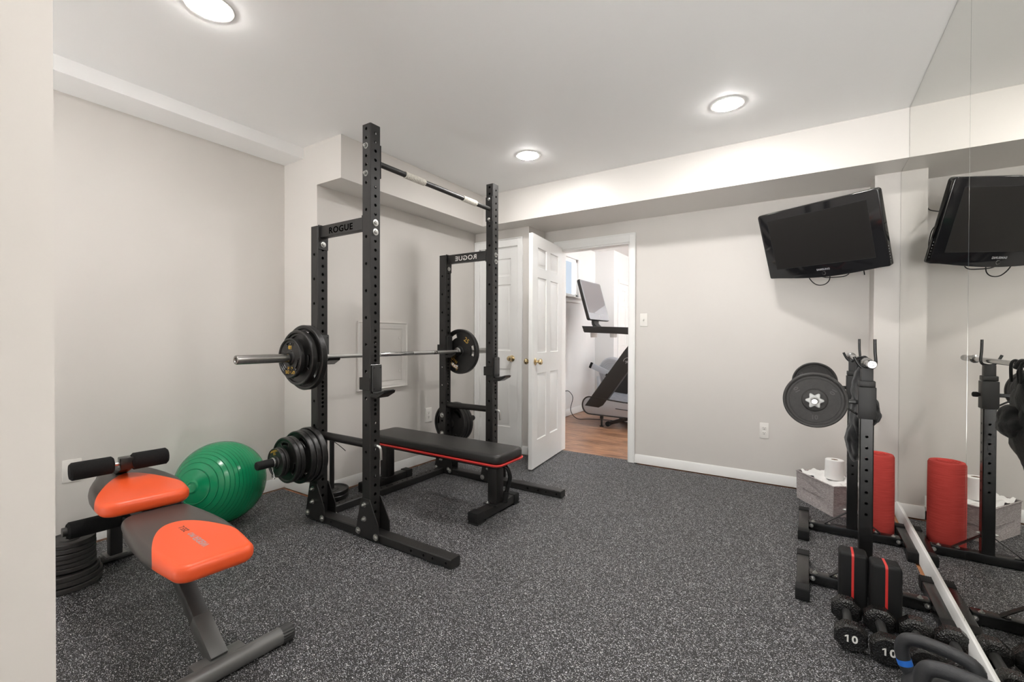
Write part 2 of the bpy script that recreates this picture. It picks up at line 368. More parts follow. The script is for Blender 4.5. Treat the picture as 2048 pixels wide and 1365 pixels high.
def bolts(parent, lst, m='zinc'):
    for a in lst:
        b = BM(); bolt_bm(b, *a); obj('bolt', b, M[m], parent)
# perforated square tube: a real hollow tube, round holes through its faces
def face_holes(bm, o, d, w, n, L, width, holes, r, th=0.004, seg=16):
    o, d, w, n = Vector(o), Vector(d), Vector(w), Vector(n)
    hs = sorted(holes); pos = 0.0
    def P(a, b): return bm.verts.new(o+d*a+w*b)
    def quad(a0, a1):
        if a1-a0 < 1e-5: return
        bm.faces.new((P(a0, -width/2), P(a1, -width/2), P(a1, width/2), P(a0, width/2)))
    for i, hc in enumerate(hs):
        c = r*1.12
        a0, a1 = hc-c, hc+c
        quad(pos, a0); pos = a1
        ring = []; sq = []; inner = []
        for k in range(seg):
            a = 2*pi*k/seg; ca, sa = cos(a), sin(a)
            m = max(abs(ca), abs(sa)); ring.append(P(hc+r*ca, r*sa)); inner.append(bm.verts.new(o+d*(hc+r*ca)+w*(r*sa)-n*th))
            sq.append(P(hc+c*ca/m, (width/2)*sa/m))
        for k in range(seg):
            j = (k+1) % seg
            bm.faces.new((ring[k], ring[j], sq[j], sq[k])); bm.faces.new((ring[j], ring[k], inner[k], inner[j]))
    quad(pos, L)
def ptube(bm, o, d, u, v, L, wu, wv, hu, hv, r=0.0092, c=0.005):
    """tube centred on axis o+d*t; faces at +-u carry the hole list hu, faces at +-v carry hv"""
    o, d, u, v = Vector(o), Vector(d), Vector(u), Vector(v)
    for s in (1, -1):
        face_holes(bm, o+u*(s*wu/2), d, v, u*s, L, wv-2*c, hu, r)
        face_holes(bm, o+v*(s*wv/2), d, u, v*s, L, wu-2*c, hv, r)
        for s2 in (1, -1):
            a = o+u*(s*wu/2)+v*(s2*(wv/2-c)); b = o+u*(s*(wu/2-c))+v*(s2*wv/2)
            bm.faces.new((bm.verts.new(a), bm.verts.new(a+d*L), bm.verts.new(b+d*L), bm.verts.new(b)))
    prism_pts = [(wu/2, wv/2-c), (wu/2-c, wv/2), (-wu/2+c, wv/2), (-wu/2, wv/2-c), (-wu/2, -wv/2+c), (-wu/2+c, -wv/2), (wu/2-c, -wv/2), (wu/2, -wv/2+c)]
    for e in (0, L): bm.faces.new([bm.verts.new(o+d*e+u*a+v*b) for a, b in prism_pts])
    bmesh.ops.remove_doubles(bm, verts=bm.verts, dist=1e-5)
    bm.normal_update()
    for f in bm.faces:
        c0 = f.calc_center_median()-o; a = c0.dot(d); rad = c0-d*a
        if abs(f.normal.dot(d)) > 0.9:
            if f.normal.dot(d)*(a-L/2) < 0: f.normal_flip()
        elif (abs(rad.dot(u)) > wu/2-0.0006 or abs(rad.dot(v)) > wv/2-0.0006 or (abs(rad.dot(u)) > wu/2-c-0.0002 and abs(rad.dot(v)) > wv/2-c-0.0002)) and f.normal.dot(rad) < 0: f.normal_flip()

X, Y, Z = Vector((1, 0, 0)), Vector((0, 1, 0)), Vector((0, 0, 1))

# ================================================================== THE ROOM
def room():
    T = 0.12
    # floor: wood slab, rubber sheet on it that stops short of the walls
    b = BM(); box(b, XL-T, XM+T, 0.15, YW+0.05, -0.06, -0.008); struct('floor_border', b, M['wood_strip'])
    b = BM(); g = 0.032
    poly = [(XL+g, 0.15), (XM-0.03, 0.15), (XM-0.03, YCOL-g), (XCOL-g, YCOL-g), (XCOL-g, YW-g), (-1.300, YW-g), (-1.300, YW+0.055), (-2.10, YW+0.055), (-2.12, YW-0.012), (XC+0.02, YW-0.012), (XC+0.015, YC-0.015), (XA+g, YC-0.015), (XA+g, YJ-g), (XL+g, YJ-g)]
    prism(b, poly, (0, 0, -0.0075), X, Y, Z, 0.0075); struct('floor', b, M['floor'])
    b = BM(); box(b, XL-T, XRB, YBACK, 0.15, -0.06, 0.0); struct('floor_behind', b, M['bounce_carpet'])  # pale covering added out of view to bounce light up to the ceiling
    b = BM(); box(b, -4.2, 2.2, YW+0.05, 9.8, -0.06, -0.002); struct('floor_next_room', b, M['wood'])
    # ceiling
    b = BM(); box(b, XL-T, XRB, YBACK, YW+T, H, H+0.1); struct('ceiling', b, M['ceil'])
    # walls
    b = BM(); box(b, XL-T, XL, YBACK, YJ+T, 0, H); struct('wall_left', b, M['wall'])
    b = BM(); box(b, XL, XA, YJ, YJ+T, 0, H); struct('wall_jog', b, M['wall'])
    b = BM(); box(b, XA-T, XA, YJ+T, YC+T, 0, H); struct('wall_alcove', b, M['wall'])
    b = BM(); box(b, XL, XS, YBACK, YJ, ZS, H); struct('wall_soffit', b, M['ceil'])
    b = BM(); box(b, XA, XB, YJ, YC+T, ZB, H); struct('wall_bulkhead_left', b, M['wall'])
    b = BM(); box(b, XB, XM, YB, YW, ZB, H); struct('wall_bulkhead_back', b, M['bulk'])
    # closet wall with door opening (x -2.862..-2.39, z 2.055)
    b = BM(); box(b, XA, -2.862, YC, YC+T, 0, ZB); box(b, -2.862, -2.39, YC, YC+T, 2.052, ZB); box(b, -2.39, XC, YC, YC+T, 0, ZB)
    box(b, XC-0.06, XC, YC+T, YW, 0, ZB); struct('wall_closet', b, M['wall'])
    # back wall with doorway x -2.095..-1.372
    b = BM(); box(b, XA, -2.095, YW, YW+T, 0, ZB+0.3); box(b, -2.095, -1.372, YW, YW+T, 2.028, ZB+0.3); box(b, -1.372, XM+T, YW, YW+T, 0, ZB+0.3)
    struct('wall_back', b, M['wall'])
    b = BM(); box(b, XCOL, XM, YCOL, YW, 0, ZB); struct('wall_column', b, M['wall'])
    b = BM(); box(b, XM+0.004, XM+T, -0.35, YW, 0, H); struct('wall_right', b, M['wall'])
    # stub of wall beside the camera, with an unseen return added to shade it from behind
    b = BM(); box(b, -1.14, -1.0, -1.5, 0.2078, 0, H); box(b, -1.0, -0.64, -0.62, -0.50, 0, H); struct('wall_stub', b, M['wall'])
    b = BM(); box(b, XL-T, -3.1, YBACK-T, YBACK, 0, H); box(b, -3.1, 0.35, YBACK-T, YBACK, 2.4, H); box(b, -2.55, -1.0, YBACK-T, YBACK, 0, 2.4); box(b, 0.35, XRB+T, YBACK-T, YBACK, 0, H); struct('wall_rear', b, M['wall2'])
    b = BM()
    for xx in (-3.07, -2.58, -0.97, 0.32): box(b, xx-0.03, xx+0.03, YBACK-0.08, YBACK-0.03, 0, 2.4)
    for xa, xb in ((-3.1, -2.55), (-1.0, 0.35)): box(b, xa, xb, YBACK-0.08, YBACK-0.03, 2.34, 2.4); box(b, xa, xb, YBACK-0.08, YBACK-0.03, 0, 0.06)
    struct('added_rear_window', b, M['trim'])  # unseen window opening added to let fill daylight in from behind
    b = BM(); box(b, XRB, XRB+T, YBACK, -0.35, 0, H); box(b, XM+T, XRB, -0.47, -0.35, 0, H); struct('wall_rear_side', b, M['wall2'])
    # baseboards: flat board with a moulded top edge
    def base(name, p0, p1, n, h=0.083, t=0.013):
        b = BM(); p0, p1, n = Vector((*p0, 0)), Vector((*p1, 0)), Vector((*n, 0)); L = (p1-p0).length; d = (p1-p0).normalized()
        prism(b, [(0, 0.004), (t, 0.004), (t, h-0.022), (t-0.003, h-0.016), (t-0.003, h-0.011), (t-0.0085, h-0.002), (t-0.009, h), (0, h)], p0, n, Z, d, L)
        struct(name, b, M['trim'])
    base('baseboard_left', (XL, -1.5), (XL, YJ), (1, 0)); base('baseboard_jog', (XL, YJ), (XA+0.013, YJ), (0, -1))
    base('baseboard_alcove', (XA, YJ-0.013), (XA, YC), (1, 0)); base('baseboard_closet', (-2.335, YC), (XC+0.013, YC), (0, -1))
    base('baseboard_return', (XC, YC-0.013), (XC, YW), (1, 0)); base('baseboard_back', (-1.317, YW), (XCOL, YW), (0, -1))
    base('baseboard_column', (XCOL-0.013, YCOL), (XM, YCOL), (0, -1)); base('baseboard_column_side', (XCOL, YCOL-0.013), (XCOL, YW), (-1, 0))
    base('baseboard_right', (XM+0.004, -0.3), (XM+0.004, YCOL), (-1, 0), 0.088, 0.020)
    # doorway casing and jambs
    def casing(name, x0, x1, zt, yw, w=0.055, t=0.016, both=False, depth=0.12):
        b = BM()
        for sgn, yf in ((-1, yw),) + (((1, yw+depth),) if both else ()):
            for (a0, a1, z0, z1) in ((x0-w, x0, 0, zt+w*1.45), (x1, x1+w, 0, zt+w*1.45), (x0, x1, zt, zt+w*1.45)):
                box(b, a0, a1, min(yf, yf+sgn*t), max(yf, yf+sgn*t), z0, z1, 0.002, 1)
            # outer back-band
            for (a0, a1, z0, z1) in ((x0-w-0.002, x0-w+0.012, 0, zt+w*1.45+0.002), (x1+w-0.012, x1+w+0.002, 0, zt+w*1.45+0.002), (x0-w+0.012, x1+w-0.012, zt+w*1.45-0.012, zt+w*1.45+0.002)):
                box(b, a0, a1, min(yf, yf+sgn*(t+0.006)), max(yf, yf+sgn*(t+0.006)), z0, z1, 0.002, 1)
        for a0, a1 in ((x0-0.001, x0+0.012), (x1-0.012, x1+0.001)): box(b, a0, a1, yw, yw+depth, 0, zt)
        box(b, x0, x1, yw, yw+depth, zt-0.012, zt)
        struct(name, b, M['trim'])
    casing('trim_1', -2.095, -1.372, 2.028, YW, both=True)
    casing('trim_2', -2.862, -2.39, 2.052, YC, w=0.055)
    # mirror: panels on the right wall; the far one is notched under the bulkhead
    def mp(label, poly):
        t = thing('wall_mirror', label, 'mirror', (XM, 0, 0))
        b = BM(); prism(b, poly, (XM, 0, 0), Y, Z, X, 0.0035); obj('glass', b, M['mirror'], t)
        b = BM(); loop = poly+[poly[0]]
        for (a, c) in zip(loop, loop[1:]):
            bar(b, (XM+0.0018, a[0], a[1]), (XM+0.0018, c[0], c[1]), 0.0042, 0.0030, up=(1, 0, 0.0001))
        obj('polished_edge', b, M['edge'], t, label='dark polished edge strip')
        t['group'] = 'mirror panels on the right wall'
    YSM = 2.345; z0 = 0.0885
    mp('frameless mirror panel nearest the corner column, notched around the ceiling bulkhead', [(YCOL-0.003, z0), (YCOL-0.003, ZB-0.002), (YB-0.004, ZB-0.002), (YB-0.004, H-0.004), (YSM+0.0015, H-0.004), (YSM+0.0015, z0)])
    mp('tall frameless mirror panel at the right edge of the photo, nearer the camera', [(YSM-0.0015, z0), (YSM-0.0015, H-0.004), (0.9, H-0.004), (0.9, z0)])
    # wall of the next room
    b = BM(); xw = XA
    box(b, xw-T, xw, YW+T, 5.30, 0, 2.55); box(b, xw-T, xw, 5.30, 6.362, 0, 1.752); box(b, xw-T, xw, 5.30, 6.362, 2.328, 2.55); box(b, xw-T, xw, 6.362, 7.12, 0, 2.55)
    struct('wall_next_left', b, M['wall2'])
    b = BM(); box(b, xw, -2.60, 7.0, 7.12, 0, 2.55); struct('wall_next_jog', b, M['wall2'])
    b = BM(); box(b, -2.72, -2.60, 7.12, 7.226, 0, 2.55); box(b, -2.72, -2.60, 7.226, 7.98, 2.045, 2.55); box(b, -2.72, -2.60, 7.98, 9.8, 0, 2.55); struct('wall_next_far_left', b, M['wall2'])
    b = BM(); box(b, -2.72, 2.2, 9.7, 9.82, 0, 2.55); struct('wall_next_far', b, M['wall2'])
    b = BM(); box(b, 2.1, 2.2, YW+T, 9.7, 0, 1.0); box(b, 2.1, 2.2, YW+T, 9.7, 2.3, 2.55); box(b, 2.1, 2.2, YW+T, 5.4, 1.0, 2.3); box(b, 2.1, 2.2, 7.2, 9.7, 1.0, 2.3); struct('wall_next_right', b, M['wall2'])
    b = BM(); box(b, XA-T, 2.2, YW+T, 9.82, 2.55, 2.65); box(b, XA-T, 2.2, YW+0.06, YW+T+0.01, 2.53, 2.65); struct('ceiling_next_room', b, M['wall2'])
    for nm, p0, p1, n in (('baseboard_next_left', (xw, YW+T), (xw, 7.0), (1, 0)), ('baseboard_next_jog', (xw, 7.0), (-2.60, 7.0), (0, -1))): base(nm, p0, p1, n, 0.10)
    # high basement window of the next room
    def window(name, y0, y1, z0, z1, xi, sg):
        b = BM(); f = 0.045
        for (a0, a1, c0, c1) in ((y0, y1, z0, z0+f), (y0, y1, z1-f, z1), (y0, y0+f, z0, z1), (y1-f, y1, z0, z1), ((y0+y1)/2-0.02, (y0+y1)/2+0.02, z0, z1)):
            box(b, xi-sg*0.040-0.015, xi-sg*0.040+0.015, a0, a1, c0, c1, 0.003, 1)
        w = struct(name, b, M['trim'])
        g_ = BM(); box(g_, xi-sg*0.040-0.003, xi-sg*0.040+0.003, y0+f, y1-f, z0+f, z1-f); o = obj('window_pane', g_, M['glass']); o.parent = w
        g_ = BM(); box(g_, min(xi-sg*0.02, xi+sg*0.05), max(xi-sg*0.02, xi+sg*0.05), y0-0.05, y1+0.05, z0-0.022, z0, 0.004); box(g_, min(xi, xi+sg*0.016), max(xi, xi+sg*0.016), y0-0.04, y1+0.04, z0-0.085, z0-0.022, 0.004)
        box(g_, min(xi, xi+sg*0.03), max(xi, xi+sg*0.03), y0-0.04, y1+0.04, z0-0.04, z0-0.022, 0.006)
        o = obj('window_sill', g_, M['trim']); o.parent = w
    window('window_1', 5.30, 6.362, 1.752, 2.328, XA, 1)
    window('window_2', 5.4, 7.2, 1.0, 2.3, 2.1, -1)
room()

# ------------------------------------------------------------------ panel doors
def door_bm(w, h, th, xs, zs):
    """slab 0..w, 0..h, thickness th about y=0; xs, zs list panel spans; both faces carry raised panels"""
    b = BM(); cx = sorted({0, w, *[a for s in xs for a in s]}); cz = sorted({0, h, *[a for s in zs for a in s]})
    for sg in (-1, 1):
        y = sg*th/2
        for x0, x1 in zip(cx, cx[1:]):
            for z0, z1 in zip(cz, cz[1:]):
                if (x0, x1) in xs and (z0, z1) in zs:
                    prev = None
                    for ins, dep in ((0, 0), (0.005, 0.009), (0.014, 0.010), (0.026, 0.004), (0.036, 0.0015)):
                        yy = y-sg*dep
                        r = [b.verts.new((x0+ins, yy, z0+ins)), b.verts.new((x1-ins, yy, z0+ins)), b.verts.new((x1-ins, yy, z1-ins)), b.verts.new((x0+ins, yy, z1-ins))]
                        if prev:
                            for k in range(4): b.faces.new((prev[k], prev[(k+1) % 4], r[(k+1) % 4], r[k]))
                        prev = r
                    b.faces.new(prev)
                else: b.faces.new([b.verts.new(p) for p in ((x0, y, z0), (x1, y, z0), (x1, y, z1), (x0, y, z1))])
    for p in (((0, -th/2, 0), (0, th/2, 0), (0, th/2, h), (0, -th/2, h)), ((w, -th/2, 0), (w, th/2, 0), (w, th/2, h), (w, -th/2, h)), ((0, -th/2, 0), (w, -th/2, 0), (w, th/2, 0), (0, th/2, 0)), ((0, -th/2, h), (w, -th/2, h), (w, th/2, h), (0, th/2, h))):
        b.faces.new([b.verts.new(q) for q in p])
    bmesh.ops.remove_doubles(b, verts=b.verts, dist=1e-5)
    return b
def knob_bm(b, p, n):
    lathe(b, [(0, 0), (0.031, 0), (0.032, 0.003), (0.026, 0.008), (0.012, 0.012), (0.011, 0.028), (0.019, 0.034), (0.026, 0.044), (0.027, 0.052), (0.022, 0.062), (0.010, 0.067), (0, 0.068)], p, n, 28)
ZR = [(0.235, 0.82), (1.0, 1.665), (1.75, 1.925)]
def mk_door(name, mw, w, h, xs, knobx, hinges, both=True, xh=0.0):
    b = door_bm(w, h, 0.035, xs, ZR); bmesh.ops.transform(b, matrix=mw, verts=b.verts); d = struct(name, b, M['trim'])
    b = BM(); knob_bm(b, (knobx, -0.0175, 0.925), (0, -1, 0)); bmesh.ops.transform(b, matrix=mw, verts=b.verts); k = obj('door_knob', b, M['brass']); k.parent = d
    if both:
        b = BM(); knob_bm(b, (knobx, 0.0175, 0.925), (0, 1, 0)); bmesh.ops.transform(b, matrix=mw, verts=b.verts); k = obj('door_knob', b, M['brass']); k.parent = d
    for z in hinges:
        b = BM(); cyl(b, (xh, -0.021, z-0.045), (xh, -0.021, z+0.045), 0.007, n=12); box(b, xh-0.015, xh+0.014, -0.0195, -0.017, z-0.043, z+0.043)
        bmesh.ops.transform(b, matrix=mw, verts=b.verts); k = obj('hinge', b, M['trim']); k.parent = d
    return d
# open door: hinge at (-2.084,4.083), free edge at (-1.985,3.340)
hp = Vector((-2.076, 4.085, 0.012)); ep = Vector((-1.984, 3.343, 0.012)); dd = (ep-hp).normalized(); nn = Z.cross(dd)
mk_door('door_1', basis(hp, dd, -nn, Z) if False else basis(hp, dd, nn, Z), 0.748, 2.03, [(0.115, 0.325), (0.423, 0.633)], 0.685, (), True)
# closet door, closed
mk_door('door_2', Matrix.Translation((-2.860, YC+0.022, 0.012)), 0.468, 2.036, [(0.09, 0.378)], 0.398, (0.25, 1.82), False, 0.004)
# far door of the next room
mk_door('door_3', basis((-2.615, 7.23, 0.01), Y, -X, Z), 0.745, 2.03, [(0.115, 0.325), (0.423, 0.633)], 0.685, (0.3, 1.0, 1.7), False, 0.004)
def casing3():
    b = BM()
    for y0, y1, z0, z1 in ((7.170, 7.226, 0, 2.11), (7.98, 8.036, 0, 2.11), (7.226, 7.98, 2.045, 2.11)): box(b, -2.60, -2.584, y0, y1, z0, z1, 0.003, 1)
    struct('trim_3', b, M['trim'])
casing3()

# ------------------------------------------------------------------ ceiling downlights
def downlight(x, y, z, label, m, group='recessed ceiling downlights'):
    t = thing('recessed_downlight', label, 'ceiling light', (x, y, z), group=group)
    b = BM(); lathe(b, [(0.0775, -0.0005), (0.0795, -0.004), (0.090, -0.0035), (0.094, 0.0), (0.0775, 0.0)], (x, y, z), Z, 48); obj('trim_ring', b, M['trim'], t)
    b = BM(); lathe(b, [(0, -0.014), (0.03, -0.0132), (0.055, -0.0105), (0.0705, -0.006), (0.0778, -0.001), (0.0778, -0.0002), (0, -0.0002)], (x, y, z), Z, 48); obj('diffuser', b, m, t)
downlight(-0.402, 2.932, H, 'lit round ceiling downlight near the television and bulkhead', M['lamp'])
downlight(-1.776, 2.945, H, 'lit round ceiling downlight beyond the power rack, middle of the ceiling', M['lamp'])
downlight(-2.098, 0.905, H, 'lit round ceiling downlight cut by the top edge of the photo', M['lamp'])
downlight(0.02, 0.95, H, 'lit round ceiling downlight above the camera, outside the photo', M['lamp'])
for i, (x, y) in enumerate(((-2.3, -1.0), (-0.3, -1.2), (1.3, -1.2))):
    downlight(x, y, H, 'added fill downlight in the unseen area behind the camera', M['lamp_b_fill'], 'added fill downlights behind the camera')
for i, (x, y) in enumerate(((-1.2, 5.2), (-1.2, 7.0), (0.8, 5.6), (-0.6, 8.6))):
    downlight(x, y, 2.55, 'added fill downlight, out of view in the room beyond the doorway', M['lamp2_fill'], 'added fill downlights of the next room')

# ------------------------------------------------------------------ wall plates and access panel
def outlet(label, o, u, n, plates_only=False, w=0.07, h=0.115):
    """u: horizontal direction along the wall, n: out of the wall, o: centre on the wall"""
    o, u, n = Vector(o), Vector(u), Vector(n); t = thing('wall_outlet', label, 'power outlet', o)
    b = BM(); prism(b, rrect(w, h, 0.005), o, u, Z, n, 0.0055, 0.002); obj('cover_plate', b, M['white_plastic'], t)
    for s in (1, -1):
        c = o+Z*(s*0.0195)+n*0.0055
        b = BM(); prism(b, rrect(0.033, 0.028, 0.010), c-n*0.001, u, Z, n, 0.0028, 0.0008); so = obj('socket', b, M['white_plastic'], t)
        b = BM()
        for du, dz, ww, hh in ((-0.0062, 0.004, 0.0024, 0.008), (0.0062, 0.004, 0.0024, 0.007), (0, -0.007, 0.005, 0.005)): prism(b, rrect(ww, hh, 0.001, 2), c+u*du+Z*dz+n*0.0015, u, Z, n, 0.0008)
        obj('slots', b, M['dark'], so)
    return t
outlet('white duplex outlet on the back wall below the television', (-0.278, YW, 0.4165), X, -Y, w=0.064, h=0.122)
outlet('white duplex outlet on the alcove wall seen through the rack above the bench', (XA, 3.085, 0.43), Y, X, w=0.085, h=0.13)
outlet('white duplex outlet on the left wall, half hidden behind the foam roller', (XL, 0.758, 0.418), Y, X, w=0.078, h=0.122)
t = thing('light_switch', 'white toggle light switch on the wall right of the doorway', 'light switch', (-1.240, YW, 1.309))
b = BM(); prism(b, rrect(0.068, 0.118, 0.005), (-1.240, YW, 1.309), X, Z, -Y, 0.0055, 0.002); obj('cover_plate', b, M['white_plastic'], t)
b = BM(); box(b, -1.245, -1.235, YW-0.016, YW-0.004, 1.303, 1.318, 0.002, 1); box(b, -1.246, -1.234, YW-0.0065, YW-0.004, 1.296, 1.322); obj('toggle', b, M['white_plastic'], t)
t = thing('access_panel', 'painted square access panel with moulded frame on the alcove wall', 'access panel', (XA, 2.55, 1.0))
def panel_frame():
    b = BM(); y0, y1, z0, z1 = 2.292, 2.808, 0.724, 1.27; w = 0.055
    for (pa, pb, ax) in (((y0, z0), (y1, z0), 1), ((y0, z1), (y1, z1), -1)):
        pass
    prof = ((0, 0.018), (0.006, 0.020), (0.012, 0.014), (0.022, 0.014), (0.030, 0.009), (0.045, 0.008), (w, 0.004))
    prev = None
    rings = [((0, 0.0))]+list(prof)+[(w, 0.0)]
    for ins, hgt in rings:
        r = [b.verts.new((XA+hgt, y, z)) for y, z in ((y0+ins, z0+ins), (y1-ins, z0+ins), (y1-ins, z1-ins), (y0+ins, z1-ins))]
        if prev:
            for k in range(4): b.faces.new((prev[k], prev[(k+1) % 4], r[(k+1) % 4], r[k]))
        prev = r
    return b
obj('frame', panel_frame(), M['bulk'], t)
b = BM(); box(b, XA, XA+0.004, 2.352, 2.738, 0.784, 1.21, 0.001, 1); obj('panel', b, M['wall'], t)
for z in (0.86, 1.14):
    b = BM(); box(b, XA+0.004, XA+0.009, 2.715, 2.735, z-0.012, z+0.012, 0.002, 1); obj('latch', b, M['bulk'], t)

# ================================================================== POWER RACK
RN, RF = 1.736, 2.921          # centre planes (y) of the near and the far side frame
FU, BU = -2.088, -2.576        # centre x of the front and the rear uprights
def rack():
    t = thing('power_rack', 'tall black steel power rack with perforated uprights and a pull-up bar', 'power rack', ((FU+BU)/2, 2.33, 0))
    dense = [0.71+0.0254*i for i in range(18)]
    def hz(top, lo=0.10): 
        out = [z for z in [top-0.0508*i for i in range(50)] if z > 1.165]; out += dense; out += [z for z in [0.66-0.0508*i for i in range(12)] if z > lo]; return out
    side_f = [2.321, 2.271, 2.22, 2.169, 2.12, 2.07, 2.018]+[1.866-0.1524*i for i in range(12) if 1.866-0.1524*i > 0.08]
    side_b = [1.66-0.1524*i for i in range(11) if 1.66-0.1524*i > 0.08]
    for yy in (RN, RF):
        b = BM(); ptube(b, (FU, yy, 0.05), Z, X, Y, 2.297, 0.071, 0.073, [z-0.05 for z in hz(2.30)], [z-0.05 for z in side_f]); obj('upright', b, M['black'], t, flat=True)
        b = BM(); ptube(b, (BU, yy, 0.05), Z, X, Y, 1.785, 0.071, 0.073, [z-0.05 for z in hz(1.69)], [z-0.05 for z in side_b]); obj('upright', b, M['black'], t, flat=True)
        b = BM(); fh = [x+2.655 for x in (-2.411, -1.733, -1.645, -1.581, -1.493)]
        ptube(b, (-2.655, yy, 0.0255), X, Y, Z, 1.196, 0.070, 0.049, fh, [], r=0.007); obj('foot_tube', b, M['black'], t, flat=True)
        # top side beam with the maker's name
        b = BM(); box(b, BU+0.036, FU-0.036, yy-0.0225, yy+0.0225, 1.762, 1.834, 0.004)
        for xx, s in ((BU+0.036, 1), (FU-0.036, -1)): box(b, min(xx, xx+s*0.006), max(xx, xx+s*0.006), yy-0.034, yy+0.034, 1.745, 1.84, 0.001, 1)
        beam = obj('side_beam', b, M['black'], t)
        if yy == RN: tb = text_bm('ROGUE', 0.052, ((-2.444-2.226)/2, yy-0.0228, 1.792), X, Z, 0.0006, 0.0008, space=1.12, squash=1.2)
        else: tb = text_bm('ROGUE', 0.052, ((-2.444-2.226)/2, yy-0.0228, 1.794), -X, Z, 0.0006, 0.0008, space=1.12, squash=1.2)
        obj('lettering', tb, M['letter_shade'] if yy == RN else M['letter_white'], beam)  # cut-out letters as flat colour: near painted as shade, far as the lit wall
        # gusset plate under the beam at the rear upright
        b = BM(); box(b, BU+0.0362, BU+0.0412, yy-0.034, yy+0.034, 1.69, 1.762, 0.001, 1); obj('beam_bracket', b, M['black'], t); bolts(t, [((BU+0.041, yy, 1.722), X)])
        # base gussets both sides of each upright
        for xc, k in ((FU, 0), (BU, 1)):
            for s in (-1, 1):
                b = BM(); pts = [(xc-0.036, 0.232), (xc+0.036, 0.232), (xc+0.110, 0.100), (xc+0.110, 0.010), (xc-0.078, 0.010), (xc-0.078, 0.045)]
                prism(b, pts, (0, yy+s*0.0375, 0), X, Z, Y*s, 0.006, 0.0008, 1); obj('base_gusset', b, M['black'], t)
                bolts(t, [((px, yy+s*0.0435, pz), Y*s, 0.010, 0.016, 0.015) for px, pz in ((xc-0.004, 0.198), (xc-0.004, 0.118))])
                bolts(t, [((px, yy+s*0.0435, pz), Y*s, 0.014, 0.009, 0.019) for px, pz in ((xc-0.058, 0.040), (xc+0.090, 0.034))])
        bolts(t, [((FU+0.0358, yy, zz), X, 0.011, 0.012, 0.019) for zz in (1.794, 1.742)])
        bolts(t, [((FU, yy-0.0368, zz), -Y, 0.012, 0.014, 0.017) for zz in (2.225, 2.070)])
    # rear cross member on the floor
    b = BM(); n = 20; ptube(b, (-2.581, RN+0.036, 0.0255), Y, Z, X, RF-RN-0.072, 0.049, 0.062, [0.06+0.0508*i for i in range(21)], [], r=0.007); obj('cross_member', b, M['black'], t, flat=True)
    for yy, s in ((RN+0.0365, 1), (RF-0.0365, -1)):
        b = BM(); box(b, -2.64, -2.47, min(yy, yy+s*0.006), max(yy, yy+s*0.006), 0.002, 0.078, 0.001, 1); obj('corner_plate', b, M['black'], t)
    bolts(t, [((-2.50, yy, 0.045), Y*s, 0.011, 0.012, 0.016) for yy, s in ((RN+0.0425, 1), (RF-0.0425, -1))])
    # pull-up bar with two wrapped grips
    z0 = 2.150
    b = BM(); cyl(b, (FU, RN+0.045, z0), (FU, RF-0.045, z0), 0.0165, n=24)
    for yy, s in ((RN+0.0368, 1), (RF-0.0368, -1)): box(b, FU-0.034, FU+0.034, min(yy, yy+s*0.008), max(yy, yy+s*0.008), 2.055, 2.245, 0.003, 1)
    pb = obj('pull_up_bar', b, M['black'], t)
    for y0, y1 in ((1.992, 2.165), (2.554, 2.709)):
        b = BM(); pr = [(0.0165, 0)]; k = int((y1-y0)/0.0125)
        for i in range(k): pr += [(0.0212, (i+0.15)*(y1-y0)/k), (0.0216, (i+0.7)*(y1-y0)/k), (0.0190, (i+0.98)*(y1-y0)/k)]
        pr += [(0.0165, y1-y0)]; lathe(b, pr, (FU, y0, z0), Y, 28); obj('grip_wrap', b, M['wrap'], pb, label='white tape wrapped grip')
    # pin-pipe safeties between the uprights
    for yy, zz in ((RN, 0.530), (RF, 0.576)):
        b = BM(); cyl(b, (BU+0.02, yy, zz), (FU-0.02, yy, zz), 0.0245, n=28); sp = obj('safety_pipe', b, M['black'], t)
        b = BM(); tube(b, smooth_path([(BU-0.045, yy, zz), (FU, yy, zz), (FU+0.040, yy, zz), (FU+0.062, yy+0.004, zz-0.005), (FU+0.072, yy+0.008, zz-0.025), (FU+0.074, yy+0.010, zz-0.078)], 6), 0.0078, 12); obj('pin', b, M['zinc'], sp, label='bright bent steel pin')
    # J-cups
    def jcup(xc, yy, zt, nm='j_cup'):
        xf = xc+0.0357
        b = BM()
        # wrap-around bracket behind
        box(b, xc-0.042, xf+0.004, yy-0.0445, yy-0.0375, zt-0.145, zt-0.075, 0.001, 1); box(b, xc-0.048, xc-0.041, yy-0.0445, yy+0.034, zt-0.145, zt-0.075, 0.001, 1)
        box(b, xf+0.001, xf+0.009, yy-0.042, yy+0.037, zt-0.165, zt, 0.002, 1)
        prism(b, [(0.0, 0.0), (0.012, -0.012), (0.055, -0.012), (0.118, 0.010), (0.112, -0.006), (0.058, -0.034), (0.004, -0.034)][::-1], (xf+0.002, yy-0.040, zt-0.150), X, Z, Y, 0.082, 0.002, 1)
        o = obj(nm, b, M['steel_black'], t)
        b = BM(); prism(b, rrect(0.066, 0.150, 0.006), (xf+0.009, yy-0.002, zt-0.078), Y, Z, X, 0.010, 0.002, 2)
        prism(b, [(0.018, 0.0), (0.056, 0.0), (0.112, 0.018), (0.110, 0.024), (0.054, 0.008), (0.018, 0.008)], (xf+0.002, yy-0.036, zt-0.161), X, Z, Y, 0.074, 0.002, 1)
        p_ = obj('liner', b, M['grey_dark'], o, label='grey plastic liner')
        for dy in (-0.024, 0.020):
            for dz in (-0.018, -0.138):
                b = BM(); lathe(b, [(0, 0.0), (0.005, 0.0), (0.005, 0.0006), (0, 0.0006)], (xf+0.0188, yy+dy, zt+dz), X, 14); obj('screw', b, M['dark'], p_)
    jcup(FU, RN, 0.992); jcup(FU, RF, 0.992)
